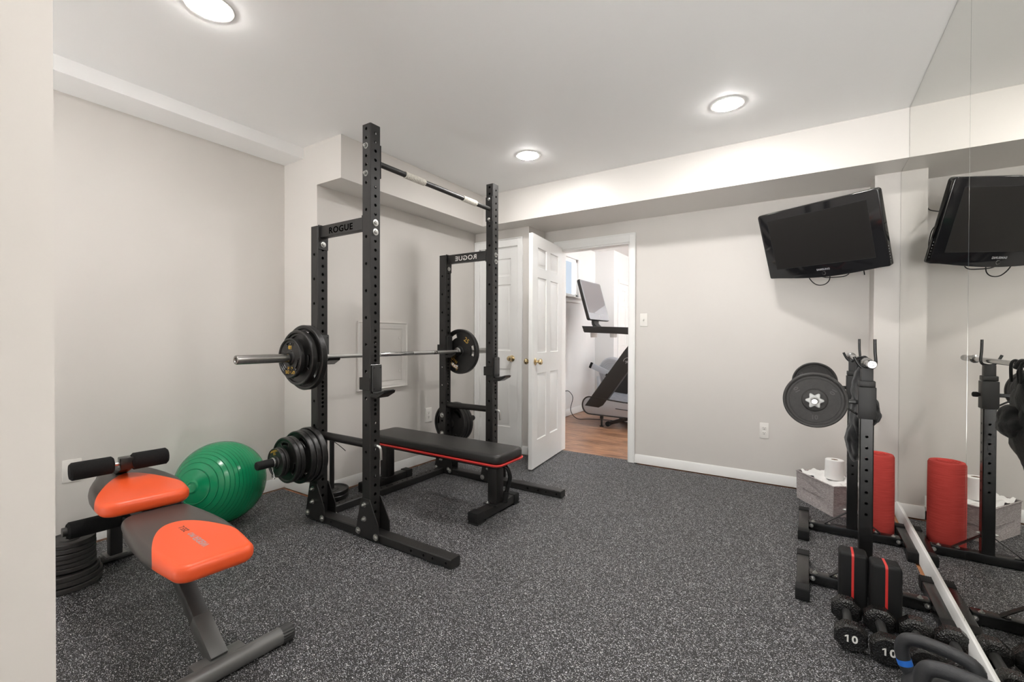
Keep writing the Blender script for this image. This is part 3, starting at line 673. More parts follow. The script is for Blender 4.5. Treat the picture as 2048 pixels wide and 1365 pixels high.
    jcup(BU, RN, 1.160); jcup(BU, RF, 1.160)
    # weight storage pegs on the rear uprights
    for yy, s, zz in ((RN, -1, 0.420), (RF, 1, 0.405)):
        b = BM(); y0 = yy+s*0.0368
        box(b, BU-0.034, BU+0.034, min(y0, y0+s*0.006), max(y0, y0+s*0.006), zz-0.055, zz+0.055, 0.001, 1)
        lathe(b, [(0, 0), (0.0245, 0), (0.0245, 0.345), (0.022, 0.350), (0, 0.350)], (BU, y0+s*0.004, zz), Y*s, 32); obj('storage_peg', b, M['rubber'], t)
    bolts(t, [((BU, RF-0.0368, zz), -Y, 0.012, 0.010, 0.020) for zz in (0.490, 0.336)])
    # upright plate post on an arm behind the rear cross member
    b = BM(); cyl(b, (-2.800, 1.985, 0.004), (-2.800, 1.985, 0.415), 0.016, n=20); bar(b, (-2.61, 1.985, 0.012), (-2.80, 1.985, 0.012), 0.05, 0.012, 0.001); obj('storage_post', b, M['black'], t)
    b = BM(); tube(b, smooth_path([(-2.785, 1.965, 0.40), (-2.80, 2.005, 0.415), (-2.82, 1.985, 0.41), (-2.79, 1.97, 0.425), (-2.77, 2.02, 0.38), (-2.75, 2.06, 0.335)], 6), 0.0026, 8); obj('spring_clip', b, M['rubber'], t)
rack()

# ================================================================== WEIGHT PLATES
def plate_bm(R, th, slots=3, r_in=0.0255, hub=0.045, ph=0.0):
    """axis +Z, front face up; web is a polar grid with real openings"""
    b = BM(); rr = R*0.875; web = th*0.22; N = 96
    # hub and rim
    lathe(b, [(r_in, -th/2), (hub*0.9, -th/2), (hub, -th/2+0.003), (hub*1.05, -web), (hub*1.05, web), (hub, th/2-0.003), (hub*0.9, th/2), (r_in, th/2), (r_in, -th/2)], (0, 0, 0), Z, 48)
    lathe(b, [(rr, web), (rr+0.004, th/2-0.002), (rr+0.008, th/2), (R-0.004, th/2), (R, th/2-0.004), (R, -th/2+0.004), (R-0.004, -th/2), (rr+0.008, -th/2), (rr+0.004, -th/2+0.002), (rr, -web), (rr, web)], (0, 0, 0), Z, N)
    # web
    ra = hub*1.02; s0, s1 = rr-0.34*(rr-ra)-0.006, rr-0.010
    rad = [ra, s0, s1, rr+0.001]
    def hole(k, j):
        if not slots or k != 1: return False
        a = (j*360/N-ph) % (360/slots); return a < 40*(0.19/R)**0.3
    def v(k, j, z): a = 2*pi*j/N; return b.verts.new((rad[k]*cos(a), rad[k]*sin(a), z))
    for k in range(3):
        for j in range(N):
            if hole(k, j): continue
            for z, fl in ((web, 0), (-web, 1)):
                q = [v(k, j, z), v(k+1, j, z), v(k+1, j+1, z), v(k, j+1, z)]; b.faces.new(q if not fl else q[::-1])
            if hole(k, j+1): b.faces.new([v(k, j+1, -web), v(k+1, j+1, -web), v(k+1, j+1, web), v(k, j+1, web)])
            if hole(k, j-1): b.faces.new([v(k, j, -web), v(k+1, j, -web), v(k+1, j, web), v(k, j, web)])
    for j in range(N):
        if hole(1, j):
            for k in (1, 2): b.faces.new([v(k, j, -web), v(k, j+1, -web), v(k, j+1, web), v(k, j, web)])
    bmesh.ops.remove_doubles(b, verts=b.verts, dist=1e-5)
    # raised lip round the openings
    if slots:
        for i in range(slots):
            sp = 40*(0.19/R)**0.3
            a0, a1 = radians(ph+i*360/slots), radians(ph+i*360/slots+sp)
            pts = [(s0*cos(a0+(a1-a0)*q/8), s0*sin(a0+(a1-a0)*q/8), web) for q in range(9)]+[(s1*cos(a1-(a1-a0)*q/8), s1*sin(a1-(a1-a0)*q/8), web) for q in range(9)]
            tube(b, pts, 0.003, 6, closed=True)
    return b
def plate(name, R, th, c, n, label, group, slots=3, ph=0.0, spin=0.0, texts=(), m='iron', cat='weight plate', hub=0.045, r_in=0.0255):
    """c centre, n axis; the thing's origin is its centre; front face looks along n"""
    n = Vector(n).normalized(); u, v, d = frame_from(n)
    up = Z - n*Z.dot(n); up = up.normalized() if up.length > 0.01 else Y; right = up.cross(n); mw = basis(c, right, up, n)
    b = plate_bm(R, th, slots, r_in, hub, ph); bmesh.ops.transform(b, matrix=Matrix.Rotation(radians(spin), 4, 'Z'), verts=b.verts)
    if not texts:
        o = obj(name, b, M[m]); o.matrix_world = mw; o.rotation_euler = mw.to_euler(); o.location = c; o['label'] = label; o['category'] = cat; o['group'] = group; return o
    t = bpy.data.objects.new(name, None); COL.objects.link(t); t.empty_display_size = 0.05; MWORLD[t.name] = Matrix.Identity(4)
    t['label'] = label; t['category'] = cat; t['group'] = group
    obj('disc', b, M[m], t)
    for (s, size, x, y, ang, mm) in texts:
        a = radians(ang+spin); tb = text_bm(s, size, (x*cos(radians(spin))-y*sin(radians(spin)), x*sin(radians(spin))+y*cos(radians(spin)), th*0.22+0.0012), (cos(a), sin(a), 0), (-sin(a), cos(a), 0), 0.0012, 0.0005)
        obj('lettering', tb, M[mm], t)
    t.location = c; t.rotation_euler = mw.to_euler(); return t

# barbell on the rear hooks
BX, BZ = -2.470, 1.0255
def barbell():
    t = thing('barbell', 'long steel barbell lying across the rear uprights of the power rack', 'barbell', (BX, 2.28, BZ))
    b = BM(); cyl(b, (BX, 1.60, BZ), (BX, 2.96, BZ), 0.0143, n=28); sh = obj('shaft', b, M['knurl'], t)
    for y0, y1 in ((1.98, 2.045), (2.13, 2.44), (2.66, 2.70)):
        b = BM(); lathe(b, [(0.0140, 0), (0.01455, 0.001), (0.01455, y1-y0-0.001), (0.0140, y1-y0)], (BX, y0, BZ), Y, 28); obj('smooth_band', b, M['chrome'] if y1-y0 > 0.1 else M['steel'], sh)
    for s, yy in ((-1, 1.608), (1, 2.952)):
        b = BM(); lathe(b, [(0.0143, -0.004), (0.033, -0.004), (0.036, 0), (0.036, 0.010), (0.033, 0.014), (0.027, 0.016), (0.0245, 0.02)], (BX, yy, BZ), Y*s, 40); obj('collar', b, M['chrome'], t)
        b = BM(); lathe(b, [(0.0245, 0.015), (0.0245, 0.420), (0.0225, 0.4235), (0.0135, 0.4235), (0.0115, 0.420), (0.0115, 0.400), (0, 0.400)], (BX, yy, BZ), Y*s, 40); obj('sleeve', b, M['steel'], t)
barbell()
def spring_collar(label, c, n, ang, m, group=None, r=0.0265, pl=True):
    c = Vector(c); n = Vector(n).normalized(); u, v, _ = frame_from(n); b = BM(); pts = []
    for i in range(2*28+1): a = ang+2*pi*i/28; pts.append(c+(u*cos(a)+v*sin(a))*r+n*(0.0045*i/28*1.2))
    tube(b, pts, 0.0021, 8)
    for k, (p0, da) in enumerate(((pts[0], -0.28), (pts[-1], 0.35))):
        rd = (u*cos(ang+da)+v*sin(ang+da)); tn = n.cross(rd)*(1 if k else -1)
        q = [p0, p0+rd*0.018, p0+rd*0.036+tn*0.004, p0+rd*0.058+tn*0.007, p0+rd*0.066+tn*0.002, p0+rd*0.058-tn*0.004, p0+rd*0.040-tn*0.003]
        tube(b, smooth_path(q, 5), 0.0021, 8)
    return single('spring_clip', b, M[m], label, 'collar clip', group, c)
# plates on the barbell (near side: seen from outside; far side: seen from inside)
gb = 'plates loaded on the barbell'
plate('weight_plate', 0.190, 0.036, (BX, 1.574, BZ), -Y, 'largest black plate on the near barbell end, next to the rack', gb, ph=60, spin=12)
plate('weight_plate', 0.160, 0.034, (BX, 1.532, BZ), -Y, 'middle-sized black plate on the near barbell end, between the largest and smallest', gb, ph=70, spin=20)
plate('weight_plate', 0.113, 0.028, (BX, 1.487, BZ), -Y, 'smallest black plate with gold 10 on the near barbell end', gb, ph=70, spin=0,
      texts=(("10", 0.034, 0, 0.063, 180, 'gold'), ("GOLD'S", 0.026, 0, -0.080, 180, 'gold'), ("GYM", 0.022, 0, -0.057, 180, 'gold')), hub=0.040)
plate('weight_plate', 0.190, 0.038, (BX, 2.996, BZ), -Y, 'large black plate with gold 25 on the far barbell end', gb, ph=20, spin=-38, texts=(("25", 0.055, 0, 0.118, 0, 'gold'), ("GOLD'S", 0.044, 0.0, -0.135, 0, 'gold'), ("GYM", 0.036, 0, -0.098, 0, 'gold')))
spring_collar('black spring clip hanging at the near barbell end', (BX, 1.462, BZ), Y, radians(-112), 'rubber')
# plates stored on the near peg
gs = 'plates stored on the near rack peg'
BUP = BU
st = [(0.168, 0.036, 1.668, 'largest stored plate, innermost against the near upright'), (0.160, 0.030, 1.632, 'second stored plate out from the near upright'),
      (0.158, 0.032, 1.598, 'third stored plate out from the near upright'), (0.135, 0.026, 1.548, 'inner one of the two medium stored plates on the near peg'),
      (0.134, 0.026, 1.520, 'outer one of the two medium stored plates on the near peg'), (0.086, 0.020, 1.483, 'inner one of the two smallest stored plates on the near peg'),
      (0.084, 0.020, 1.461, 'outermost small plate with gold lettering on the near peg')]
for i, (R, th, y, l) in enumerate(st):
    tx = (("2.5", 0.020, 0.052, 0, 90, 'gold'), ("GOLD'S GYM", 0.016, 0.068, 0.0, 90, 'gold')) if i == 6 else ()
    plate('weight_plate', R, th, (BUP, y, 0.420-(0.0008*i)), -Y, l, gs, spin=17*i+5, slots=3 if R > 0.1 else 0, hub=0.045 if R > 0.1 else 0.036, texts=tx)
spring_collar('silver spring clip on the near storage peg, beside the green ball', (BUP, 1.432, 0.420), Y, radians(-95), 'chrome')
gs = 'plates stored on the far rack peg'
for i, (R, th, y, l) in enumerate(((0.173, 0.034, 2.994, 'stored plate nearest the far upright, under the far end of the barbell'), (0.173, 0.034, 3.034, 'middle stored plate on the far rack peg'), (0.173, 0.034, 3.074, 'outermost stored plate on the far rack peg, nearest the closet door'))):
    plate('weight_plate', R, th, (BUP, y, 0.405), -Y, l, gs, spin=25+31*i)
# small plates on the floor behind the rack
for i in range(2):
    plate('weight_plate', 0.112, 0.030, (-2.800, 1.985, 0.034+0.032*i), Z, ('bottom', 'top')[i]+' plate of the pair round the post behind the rack', 'plates round the upright post', spin=40*i, slots=0, r_in=0.0175)
# stack of plates on the floor beside the wall stub
gst = 'plates stacked by the left wall'
zz = 0.0
ords = ['bottom plate', 'second plate from the bottom', 'third plate from the bottom', 'fourth plate from the bottom', 'middle plate', 'sixth plate from the bottom', 'third plate from the top', 'second plate from the top', 'top plate, slightly tilted,']
rs = [0.128, 0.126, 0.118, 0.094, 0.094, 0.093, 0.094, 0.093, 0.092]
for i in range(9):
    th = 0.0245 if i < 3 else 0.0215; off = random.Random(i).uniform(-0.004, 0.004)
    plate('weight_plate', rs[i], th, (-2.868+off, 0.642-off*0.7+(0.0 if i > 2 else -0.012), zz+th/2+0.0005), Z if i < 8 else (0.0, 0.0, 1), ords[i]+' of the black stack beside the roller bench', gst, spin=37*i, slots=0, r_in=0.014, hub=0.036, m='iron_matt')
    zz += th+0.0005

# ================================================================== FLAT BENCH (inside the rack)
def flat_bench():
    x0, x1, yc = -2.76, -1.552, 2.392
    t = thing('flat_bench', 'black padded flat weight bench with thin red piping inside the rack', 'weight bench', ((x0+x1)/2, yc, 0))
    b = BM(); o = [(x+(x0+x1)/2, y+yc) for x, y in rrect(x1-x0, 0.298, 0.045, 8)]; prism(b, o, (0, 0, 0.368), X, Y, Z, 0.062, 0.018, 4); obj('pad', b, M['vinyl'], t)
    b = BM(); tube(b, [(p[0], p[1], 0.367) for p in [(x+(x0+x1)/2, y+yc) for x, y in rrect(x1-x0+0.006, 0.302, 0.046, 8)]], 0.0055, 8, closed=True)
    prism(b, [(x+(x0+x1)/2, y+yc) for x, y in rrect(x1-x0-0.002, 0.292, 0.045, 8)], (0, 0, 0.356), X, Y, Z, 0.012); obj('piping', b, M['red_pipe'], t, label='red piping round the pad')
    b = BM(); bar(b, (-2.70, yc+0.02, 0.325), (-1.66, yc+0.02, 0.325), 0.055, 0.060, 0.003)
    for xx in (-1.75, -2.1, -2.6): box(b, xx-0.03, xx+0.03, yc-0.11, yc+0.13, 0.346, 0.356, 0.001, 1)
    obj('main_beam', b, M['black'], t)
    for xx, s in ((-1.705, 1), (-2.735, -1)):
        b = BM(); box(b, xx-0.036, xx+0.036, yc-0.001, yc+0.080, 0.07, 0.345, 0.005); box(b, xx-0.055, xx+0.055, yc-0.025, yc+0.105, 0.0655, 0.0715, 0.001, 1)
        obj('leg', b, M['black'], t); bolts(t, [((xx-0.025, yc-0.014, 0.0715), Z, 0.009, 0.009, 0.013)])
        b = BM(); box(b, xx-0.033, xx+0.033, 2.235, 2.625, 0.010, 0.066, 0.004); ft = obj('foot', b, M['black'], t)
        for ya, yb in ((2.185, 2.262), (2.600, 2.665)):
            b = BM(); box(b, xx-0.039, xx+0.039, ya, yb, 0.0, 0.008, 0.002, 1); box(b, xx-0.037, xx+0.037, ya+0.003, yb-0.003, 0.006, 0.072, 0.004)
            for k in range(6):
                z = 0.022+0.0075*k; yo = ya+0.002 if ya < 2.4 else yb-0.002
                box(b, xx-0.0385, xx+0.0385, min(yo, yo), yo+(0.004 if ya < 2.4 else -0.004) if ya < 2.4 else yo+0.0, z, z+0.004) if ya < 2.4 else box(b, xx-0.0385, xx+0.0385, yo-0.004, yo, z, z+0.004)
            obj('rubber_cap', b, M['rubber'], ft)
    b = BM(); tube(b, smooth_path([(-1.672, yc+0.05, 0.315), (-1.630, yc+0.06, 0.30), (-1.612, yc+0.07, 0.24), (-1.632, yc+0.07, 0.16), (-1.645, yc+0.065, 0.09)], 8), 0.0135, 14)
    h = obj('carry_handle', b, M['steel_black'], t)
    b = BM(); lathe(b, [(0, 0), (0.018, 0), (0.0185, 0.01), (0.0165, 0.014), (0.0185, 0.02), (0.0185, 0.07), (0.014, 0.072)], (-1.648, yc+0.064, 0.070), (0.12, 0.05, 1), 20); obj('grip', b, M['rubber'], h)
flat_bench()

# ================================================================== ORANGE AND BLACK ROLLER BENCH
def roller_bench():
    t = thing('roller_bench', 'orange and black exercise bench with foam leg rollers in the left foreground', 'exercise bench', (-2.3, 0.76, 0))
    # front floor tube
    b = BM(); r = 0.0305; p0, p1 = Vector((-1.652, 0.50, r)), Vector((-1.640, 0.945, r)); cyl(b, p0, p1, r, n=40); ft = obj('front_foot', b, M['grey_tube'], t, label='grey metallic round foot tube')
    for pa, dr in ((p1, 1), (p0, -1)):
        b = BM(); n = 40; ax = (p1-p0).normalized()*dr; u, v, _ = frame_from(ax); rings = []
        for rr_, h in ((0.0315, -0.004), (0.0325, 0), (0.0325, 0.036), (0.030, 0.040)):
            rings.append([b.verts.new(pa+ax*h+(u*cos(2*pi*k/n)+v*sin(2*pi*k/n))*(rr_-(0.0016 if k % 2 else 0))) for k in range(n)])
        for a, c in zip(rings, rings[1:]):
            for k in range(n): b.faces.new((a[k], a[(k+1) % n], c[(k+1) % n], c[k]))
        b.faces.new(rings[-1]); b.faces.new(rings[0][::-1]); obj('end_cap', b, M['grey_dark'], ft, sharp=15)
    # saddle bracket and front leg
    b = BM(); box(b, -1.700, -1.650, 0.665, 0.825, 0.030, 0.062, 0.004); obj('saddle_bracket', b, M['grey_tube'], t)
    b = BM(); pf, pr = Vector((-1.668, 0.742, 0.050)), Vector((-2.145, 0.755, 0.352)); bar(b, pf, pr, 0.050, 0.050, 0.003)
    lo = pf+(pr-pf)*0.30; obj('front_leg', b, M['grey_dark'], t)
    b = BM(); bar(b, pf, lo, 0.0535, 0.0535, 0.002); obj('leg_sleeve', b, M['grey_tube2'], t)
    b = BM(); bar(b, (-1.80, 0.752, 0.350), (-2.86, 0.80, 0.395), 0.050, 0.050, 0.003)
    prism(b, [(-2.02, 0.29), (-2.20, 0.21), (-2.26, 0.23), (-2.22, 0.345), (-2.02, 0.345)], (0, 0.72, 0), X, Z, Y, 0.004); obj('main_rail', b, M['grey_dark'], t)
    # rear post and foot tube
    b = BM(); bar(b, (-2.935, 0.826, 0.045), (-2.835, 0.80, 0.50), 0.050, 0.050, 0.003, up=(1, 0, 0)); obj('rear_post', b, M['grey_dark'], t)
    b = BM(); cyl(b, (-2.965, 0.775, 0.022), (-2.958, 1.15, 0.022), 0.022, n=28); box(b, -2.99, -2.90, 0.785, 0.87, 0.035, 0.048, 0.002, 1); obj('rear_foot', b, M['grey_tube'], t)
    # seat pad (object origin at the pad so the colour arc sits in its own frame)
    def pad(name, prof, th, mw, m):
        b = BM(); prism(b, prof, (0, 0, 0), X, Y, Z, th, th*0.42, 6); me_o = obj(name, b, m); me_o.parent = t
        me_o.matrix_basis = Matrix.Translation(t.location).inverted() @ mw; return me_o
    def outline(L, wr, wf, rr, rf, bulge=0.012):
        # x from -L/2 (rear) to L/2 (front), rounded corners, sides slightly bowed
        pts = []
        def arc(cx, cy, r, a0, a1, n=8):
            for i in range(n+1): a = radians(a0+(a1-a0)*i/n); pts.append((cx+r*cos(a), cy+r*sin(a)))
        arc(L/2-rf, wf/2-rf, rf, 0, 90); 
        for i in range(1, 6): s = i/6; pts.append((L/2-rf+(-(L-rf-rr))*s, wf/2+(wr/2-wf/2)*s+bulge*sin(pi*s)))
        arc(-L/2+rr, wr/2-rr, rr, 90, 180); arc(-L/2+rr, -wr/2+rr, rr, 180, 270)
        for i in range(1, 6): s = i/6; pts.append((-L/2+rr+(L-rf-rr)*s, -wr/2+(-wf/2+wr/2)*s-bulge*sin(pi*s)))
        arc(L/2-rf, -wf/2+rf, rf, 270, 360); return pts
    m1 = two_tone('seat_vinyl', -0.105, 22.0, 2.2)
    mw = Matrix.Translation((-1.938, 0.744, 0.372)) @ Matrix.Rotation(radians(-4.5), 4, 'Z')
    seat = pad('seat_pad', outline(0.680, 0.238, 0.243, 0.060, 0.052, 0.024), 0.058, mw, m1)
    sp = t.location
    for txt, mm, cx_, sz in (('WEIDER', 'silver_ink', 0.165, 0.030), ('PRO', 'silver_ink', 0.080, 0.024), ('255 L', 'grey_dark', -0.004, 0.028)):
        tb = text_bm(txt, sz, (cx_, 0.004, 0.0583), (-1, 0, 0), (0, -1, 0), 0.0004, 0.0004 if mm == 'silver_ink' else 0.0); bmesh.ops.transform(tb, matrix=mw, verts=tb.verts)
        o = obj('lettering', tb, M[mm]); o.parent = seat; o.matrix_parent_inverse = (Matrix.Translation(t.location) @ seat.matrix_basis).inverted()
    m2 = two_tone('back_vinyl', -0.150, 8.0, 1.7)
    mw2 = Matrix.Translation((-2.545, 0.784, 0.436)) @ Matrix.Rotation(radians(-7.5), 4, 'Z') @ Matrix.Rotation(radians(1.5), 4, 'Y')
    pad('back_pad', outline(0.575, 0.205, 0.305, 0.080, 0.060, 0.026), 0.060, mw2, m2)
    b = BM(); box(b, -2.70, -2.2, 0.73, 0.80, 0.40, 0.428, 0.002, 1); obj('pad_support', b, M['grey_dark'], t)
    # upper rollers
    def roller(c0, c1, r, nm='foam_roller'):
        b = BM(); L = (Vector(c1)-Vector(c0)).length; lathe(b, [(0, 0.004), (0.012, 0.002), (r-0.008, 0), (r, 0.008), (r, L-0.008), (r-0.008, L), (0.012, L-0.002), (0, L-0.004)], c0, Vector(c1)-Vector(c0), 36); obj(nm, b, M['foam'], t)
    ax0, ax1 = Vector((-2.635, 0.590, 0.565)), Vector((-2.605, 0.935, 0.568)); d = (ax1-ax0)
    b = BM(); cyl(b, ax0+d*0.02, ax0+d*0.98, 0.0085, n=16); obj('roller_axle', b, M['chrome'], t)
    roller(ax0, ax0+d*0.42, 0.0385); roller(ax0+d*0.60, ax1, 0.0385)
    b = BM(); m_ = ax0+d*0.545; bar(b, m_-d*0.07+Vector((0, 0, 0)), m_+d*0.09, 0.054, 0.052, 0.004); bar(b, m_+Vector((0, 0, -0.01)), (-2.845, 0.80, 0.47), 0.045, 0.045, 0.003); obj('roller_arm', b, M['steel_black'], t)
    # lower rollers
    ax0, ax1 = Vector((-2.80, 0.618, 0.262)), Vector((-2.78, 1.05, 0.262)); d = (ax1-ax0)
    b = BM(); cyl(b, ax0-d*0.035, ax1+d*0.03, 0.020, n=20); obj('roller_axle', b, M['grey_dark'], t)
    roller(ax0, ax0+d*0.44, 0.0385); roller(ax0+d*0.56, ax1, 0.0385)
    b = BM(); bar(b, ax0+d*0.5, (-2.80, 0.80, 0.38), 0.045, 0.045, 0.003); obj('roller_arm', b, M['steel_black'], t)
roller_bench()

# ================================================================== GREEN BALL
BALL_POLE = (0.473, -0.860, 0.191)
b = BM(); bmesh.ops.create_uvsphere(b, u_segments=96, v_segments=64, radius=1.0)
o = obj('exercise_ball', b, M['ball'], sharp=180); o.scale = (0.247, 0.247, 0.247); o.location = (-3.035, 1.372, 0.2455); o.rotation_euler = Vector(BALL_POLE).to_track_quat('Z', 'Y').to_euler()
for v in o.data.vertices: v.co = v.co*0.247
o.scale = (1, 1, 1)
o['label'] = 'shiny green ribbed exercise ball on the floor beside the rack'; o['category'] = 'exercise ball'

# ================================================================== TELEVISION
def tv():
    c = Vector((0.055, 3.626, 1.797)); n = Vector((-0.467, -0.812, -0.351)).normalized(); r = Vector((0.868, -0.496, -0.009)); r = (r-n*r.dot(n)).normalized(); u = n.cross(r)*1.0
    if u.z < 0: u = -u
    t = thing('television', 'glossy black flat television on a tilted wall mount high in the corner', 'television', tuple(c))
    W2, H2 = 0.746/2, 0.491/2
    def P(a, b_, d=0.0): return c+r*a+u*b_+n*d
    # body shell: outline with a gently bowed lower edge
    out = []
    def arc(cx, cy, rr, a0, a1):
        for i in range(7): a = radians(a0+(a1-a0)*i/6); out.append((cx+rr*cos(a), cy+rr*sin(a)))
    arc(W2-0.02, H2-0.02, 0.02, 0, 90); arc(-W2+0.02, H2-0.02, 0.02, 90, 180); arc(-W2+0.012, -H2+0.030, 0.012, 180, 255)
    for i in range(1, 20): s = -1+2*i/20; out.append((s*(W2-0.02), -H2+0.018-0.026*(1-s*s)**1.5))
    arc(W2-0.012, -H2+0.030, 0.012, 285, 360)
    b = BM(); prism(b, out, c-n*0.045, r, u, n, 0.045, 0.006, 3); shell = obj('bezel', b, M['gloss'], t)
    b = BM(); prism(b, rrect(0.60, 0.36, 0.05), c-n*0.085, r, u, n, 0.042, 0.012, 3); obj('rear_housing', b, M['iron_matt'], t)
    b = BM(); prism(b, rrect(0.612, 0.352, 0.002, 2), c+u*0.014+n*0.0002, r, u, n, 0.0008); obj('screen', b, M['screen'], t)
    b = BM(); tube(b, [P(x, y, 0.0008) for x, y in [(a, q+0.014) for a, q in rrect(0.614, 0.354, 0.002, 2)]], 0.0016, 6, closed=True); obj('screen_edge', b, M['dark'], t)
    tb = text_bm('SAMSUNG', 0.0175, P(0, -H2+0.047, 0.0006), r, u, 0.0003, 0.0004, space=1.05); obj('lettering', tb, M['silver'], t)
    b = BM(); tube(b, [P(0.011*cos(a), -H2+0.021+0.011*sin(a), 0.001) for a in [2*pi*i/28 for i in range(28)]], 0.0011, 6, closed=True); obj('power_ring', b, M['chrome'], t)
    for i in range(6):
        b = BM(); lathe(b, [(0, 0), (0.0028, 0), (0.0028, 0.0012), (0, 0.0014)], P(W2-0.0005, -H2+0.055+0.017*i, -0.014), r, 10); obj('side_button', b, M['silver'], t)
    # wall mount arm and bracket
    wp = Vector((0.215, YW, 1.83)); b = BM(); bp = P(0.0, 0.0, -0.088)
    box(b, wp.x-0.05, wp.x+0.05, YW-0.012, YW, 1.72, 1.94, 0.003, 1)
    el = Vector((0.30, 3.93, 1.83)); bar(b, wp-Y*0.01, el, 0.05, 0.035, 0.003); bar(b, el, bp, 0.045, 0.035, 0.003); cyl(b, el-Z*0.03, el+Z*0.03, 0.024)
    prism(b, rrect(0.20, 0.20, 0.01), bp-n*0.006, r, u, n, 0.010, 0.002, 1); obj('wall_mount', b, M['black'], t)
    # cables
    b = BM()
    q = lambda a, h, d: P(a, h, d)
    tube(b, smooth_path([q(-0.14, -0.20, -0.06), q(-0.125, -0.268, -0.05), q(-0.085, -0.312, -0.045), q(-0.035, -0.315, -0.045), q(0.0, -0.285, -0.05), q(0.008, -0.22, -0.06)], 8), 0.0032, 8)
    tube(b, smooth_path([q(-0.10, -0.20, -0.065), q(-0.05, -0.262, -0.06), q(0.04, -0.276, -0.06), q(0.11, -0.266, -0.06), q(0.15, -0.20, -0.065)], 8), 0.0032, 8)
    tube(b, smooth_path([q(0.28, 0.05, -0.08), Vector((0.345, 3.90, 1.97)), Vector((0.35, 4.02, 2.02)), Vector((0.345, YW-0.03, 1.94))], 8), 0.0035, 8)
    tube(b, smooth_path([q(0.25, 0.00, -0.08), Vector((0.33, 3.88, 1.86)), Vector((0.335, 4.0, 1.80)), Vector((0.33, 4.06, 1.70)), Vector((0.34, YW-0.03, 1.60))], 8), 0.003, 8)
    obj('cable', b, M['rubber'], t)
tv()

# ================================================================== ADJUSTABLE SQUAT STANDS
def stand(y0, label, knob):
    t = thing('squat_stand', label, 'squat stand', (0.225, y0, 0), group='pair of adjustable squat stands')
    x0 = 0.225
    b = BM(); box(b, 0.018, 0.440, y0-0.025, y0+0.025, 0.004, 0.050, 0.004); obj('cross_bar', b, M['steel_black'], t)
    for xx in (-0.008, 0.470):
        b = BM(); box(b, xx-0.0255, xx+0.0255, y0-0.195, y0+0.225, 0.004, 0.050, 0.004); ft = obj('foot_tube', b, M['steel_black'], t)
        for s, ya in ((-1, y0-0.210), (1, y0+0.240)):
            b = BM(); box(b, xx-0.0275, xx+0.0275, min(ya, ya-s*0.065), max(ya, ya-s*0.065), 0.0, 0.0525, 0.004)
            for k in range(5):
                box(b, xx-0.0282, xx+0.0282, min(ya, ya+s*0.0012), max(ya, ya+s*0.0012), 0.018+0.0068*k, 0.0215+0.0068*k)
            for k in range(7): box(b, xx-0.026+0.0078*k, xx-0.0225+0.0078*k, min(ya-s*0.004, ya-s*0.016), max(ya-s*0.004, ya-s*0.016), 0.052, 0.0536)
            obj('rubber_cap', b, M['rubber'], ft)
    b = BM(); holes = [z-0.05 for z in (0.714, 0.664, 0.615, 0.566, 0.517, 0.467, 0.418, 0.369)]
    ptube(b, (x0, y0, 0.05), Z, X, Y, 0.88, 0.050, 0.050, holes, holes, r=0.0062, c=0.004); obj('upright', b, M['steel_black'], t, flat=True)
    for s in (-1, 1):
        b = BM(); bar(b, (x0+s*0.130, y0, 0.051), (x0+s*0.025, y0, 0.135), 0.026, 0.004, 0.0005); obj('brace', b, M['black'], t)
        bolts(t, [((x0+s*0.112, y0-0.001, 0.052), Z, 0.008, 0.008, 0.012), ((x0+s*0.0275, y0, 0.150), X*s, 0.006, 0.010, 0.009), ((x0+s*0.185, y0-0.01, 0.050), Z, 0.007, 0.007, 0.010),
            ((0.030 if s < 0 else 0.432, y0-0.0255, 0.030), -Y, 0.008, 0.012, 0.011)])
    b = BM(); box(b, x0-0.032, x0+0.032, y0-0.032, y0+0.032, 0.792, 0.933, 0.003); box(b, x0-0.029, x0+0.029, y0-0.029, y0+0.029, 0.935, 0.960, 0.003); obj('sleeve', b, M['black'], t)
    b = BM(); box(b, x0-0.0215, x0+0.0215, y0-0.0215, y0+0.0215, 0.93, 1.016, 0.002); obj('inner_tube', b, M['black'], t)
    b = BM(); cyl(b, (x0+0.03, y0, 0.862), (x0+0.045, y0, 0.862), 0.008); lathe(b, [(0, 0), (0.011, 0), (0.0135, 0.005), (0.013, 0.020), (0.008, 0.024), (0, 0.025)], (x0+0.038, y0, 0.862), X, 24)
    if knob: obj('adjusting_knob', b, M['rubber'], t)
    else: b.free()
    # bar hook: tall back rod, short front lip
    b = BM(); tube(b, smooth_path([(x0+0.027, y0-0.0, 1.145), (x0+0.028, y0, 1.09), (x0+0.030, y0, 1.03), (x0+0.010, y0, 1.0145), (x0-0.012, y0, 1.0155), (x0-0.030, y0, 1.032), (x0-0.046, y0, 1.066)], 6), 0.0062, 12); obj('bar_hook', b, M['steel_black'], t)
    # spotter arm towards the room with an end stop
    b = BM(); box(b, 0.005, x0-0.03, y0-0.011, y0+0.011, 0.853, 0.8715, 0.002); box(b, 0.000, 0.008, y0-0.011, y0+0.011, 0.853, 0.915, 0.002)
    tube(b, [(x0-0.10, y0, 0.853), (x0-0.031, y0, 0.806)], 0.0045, 10); obj('support_arm', b, M['steel_black'], t)
    return t
stand(2.555, 'black squat stand nearer the camera, rising behind the red-striped blocks', False)
stand(3.265, 'black squat stand farther from the camera, in front of the grey basket', True)

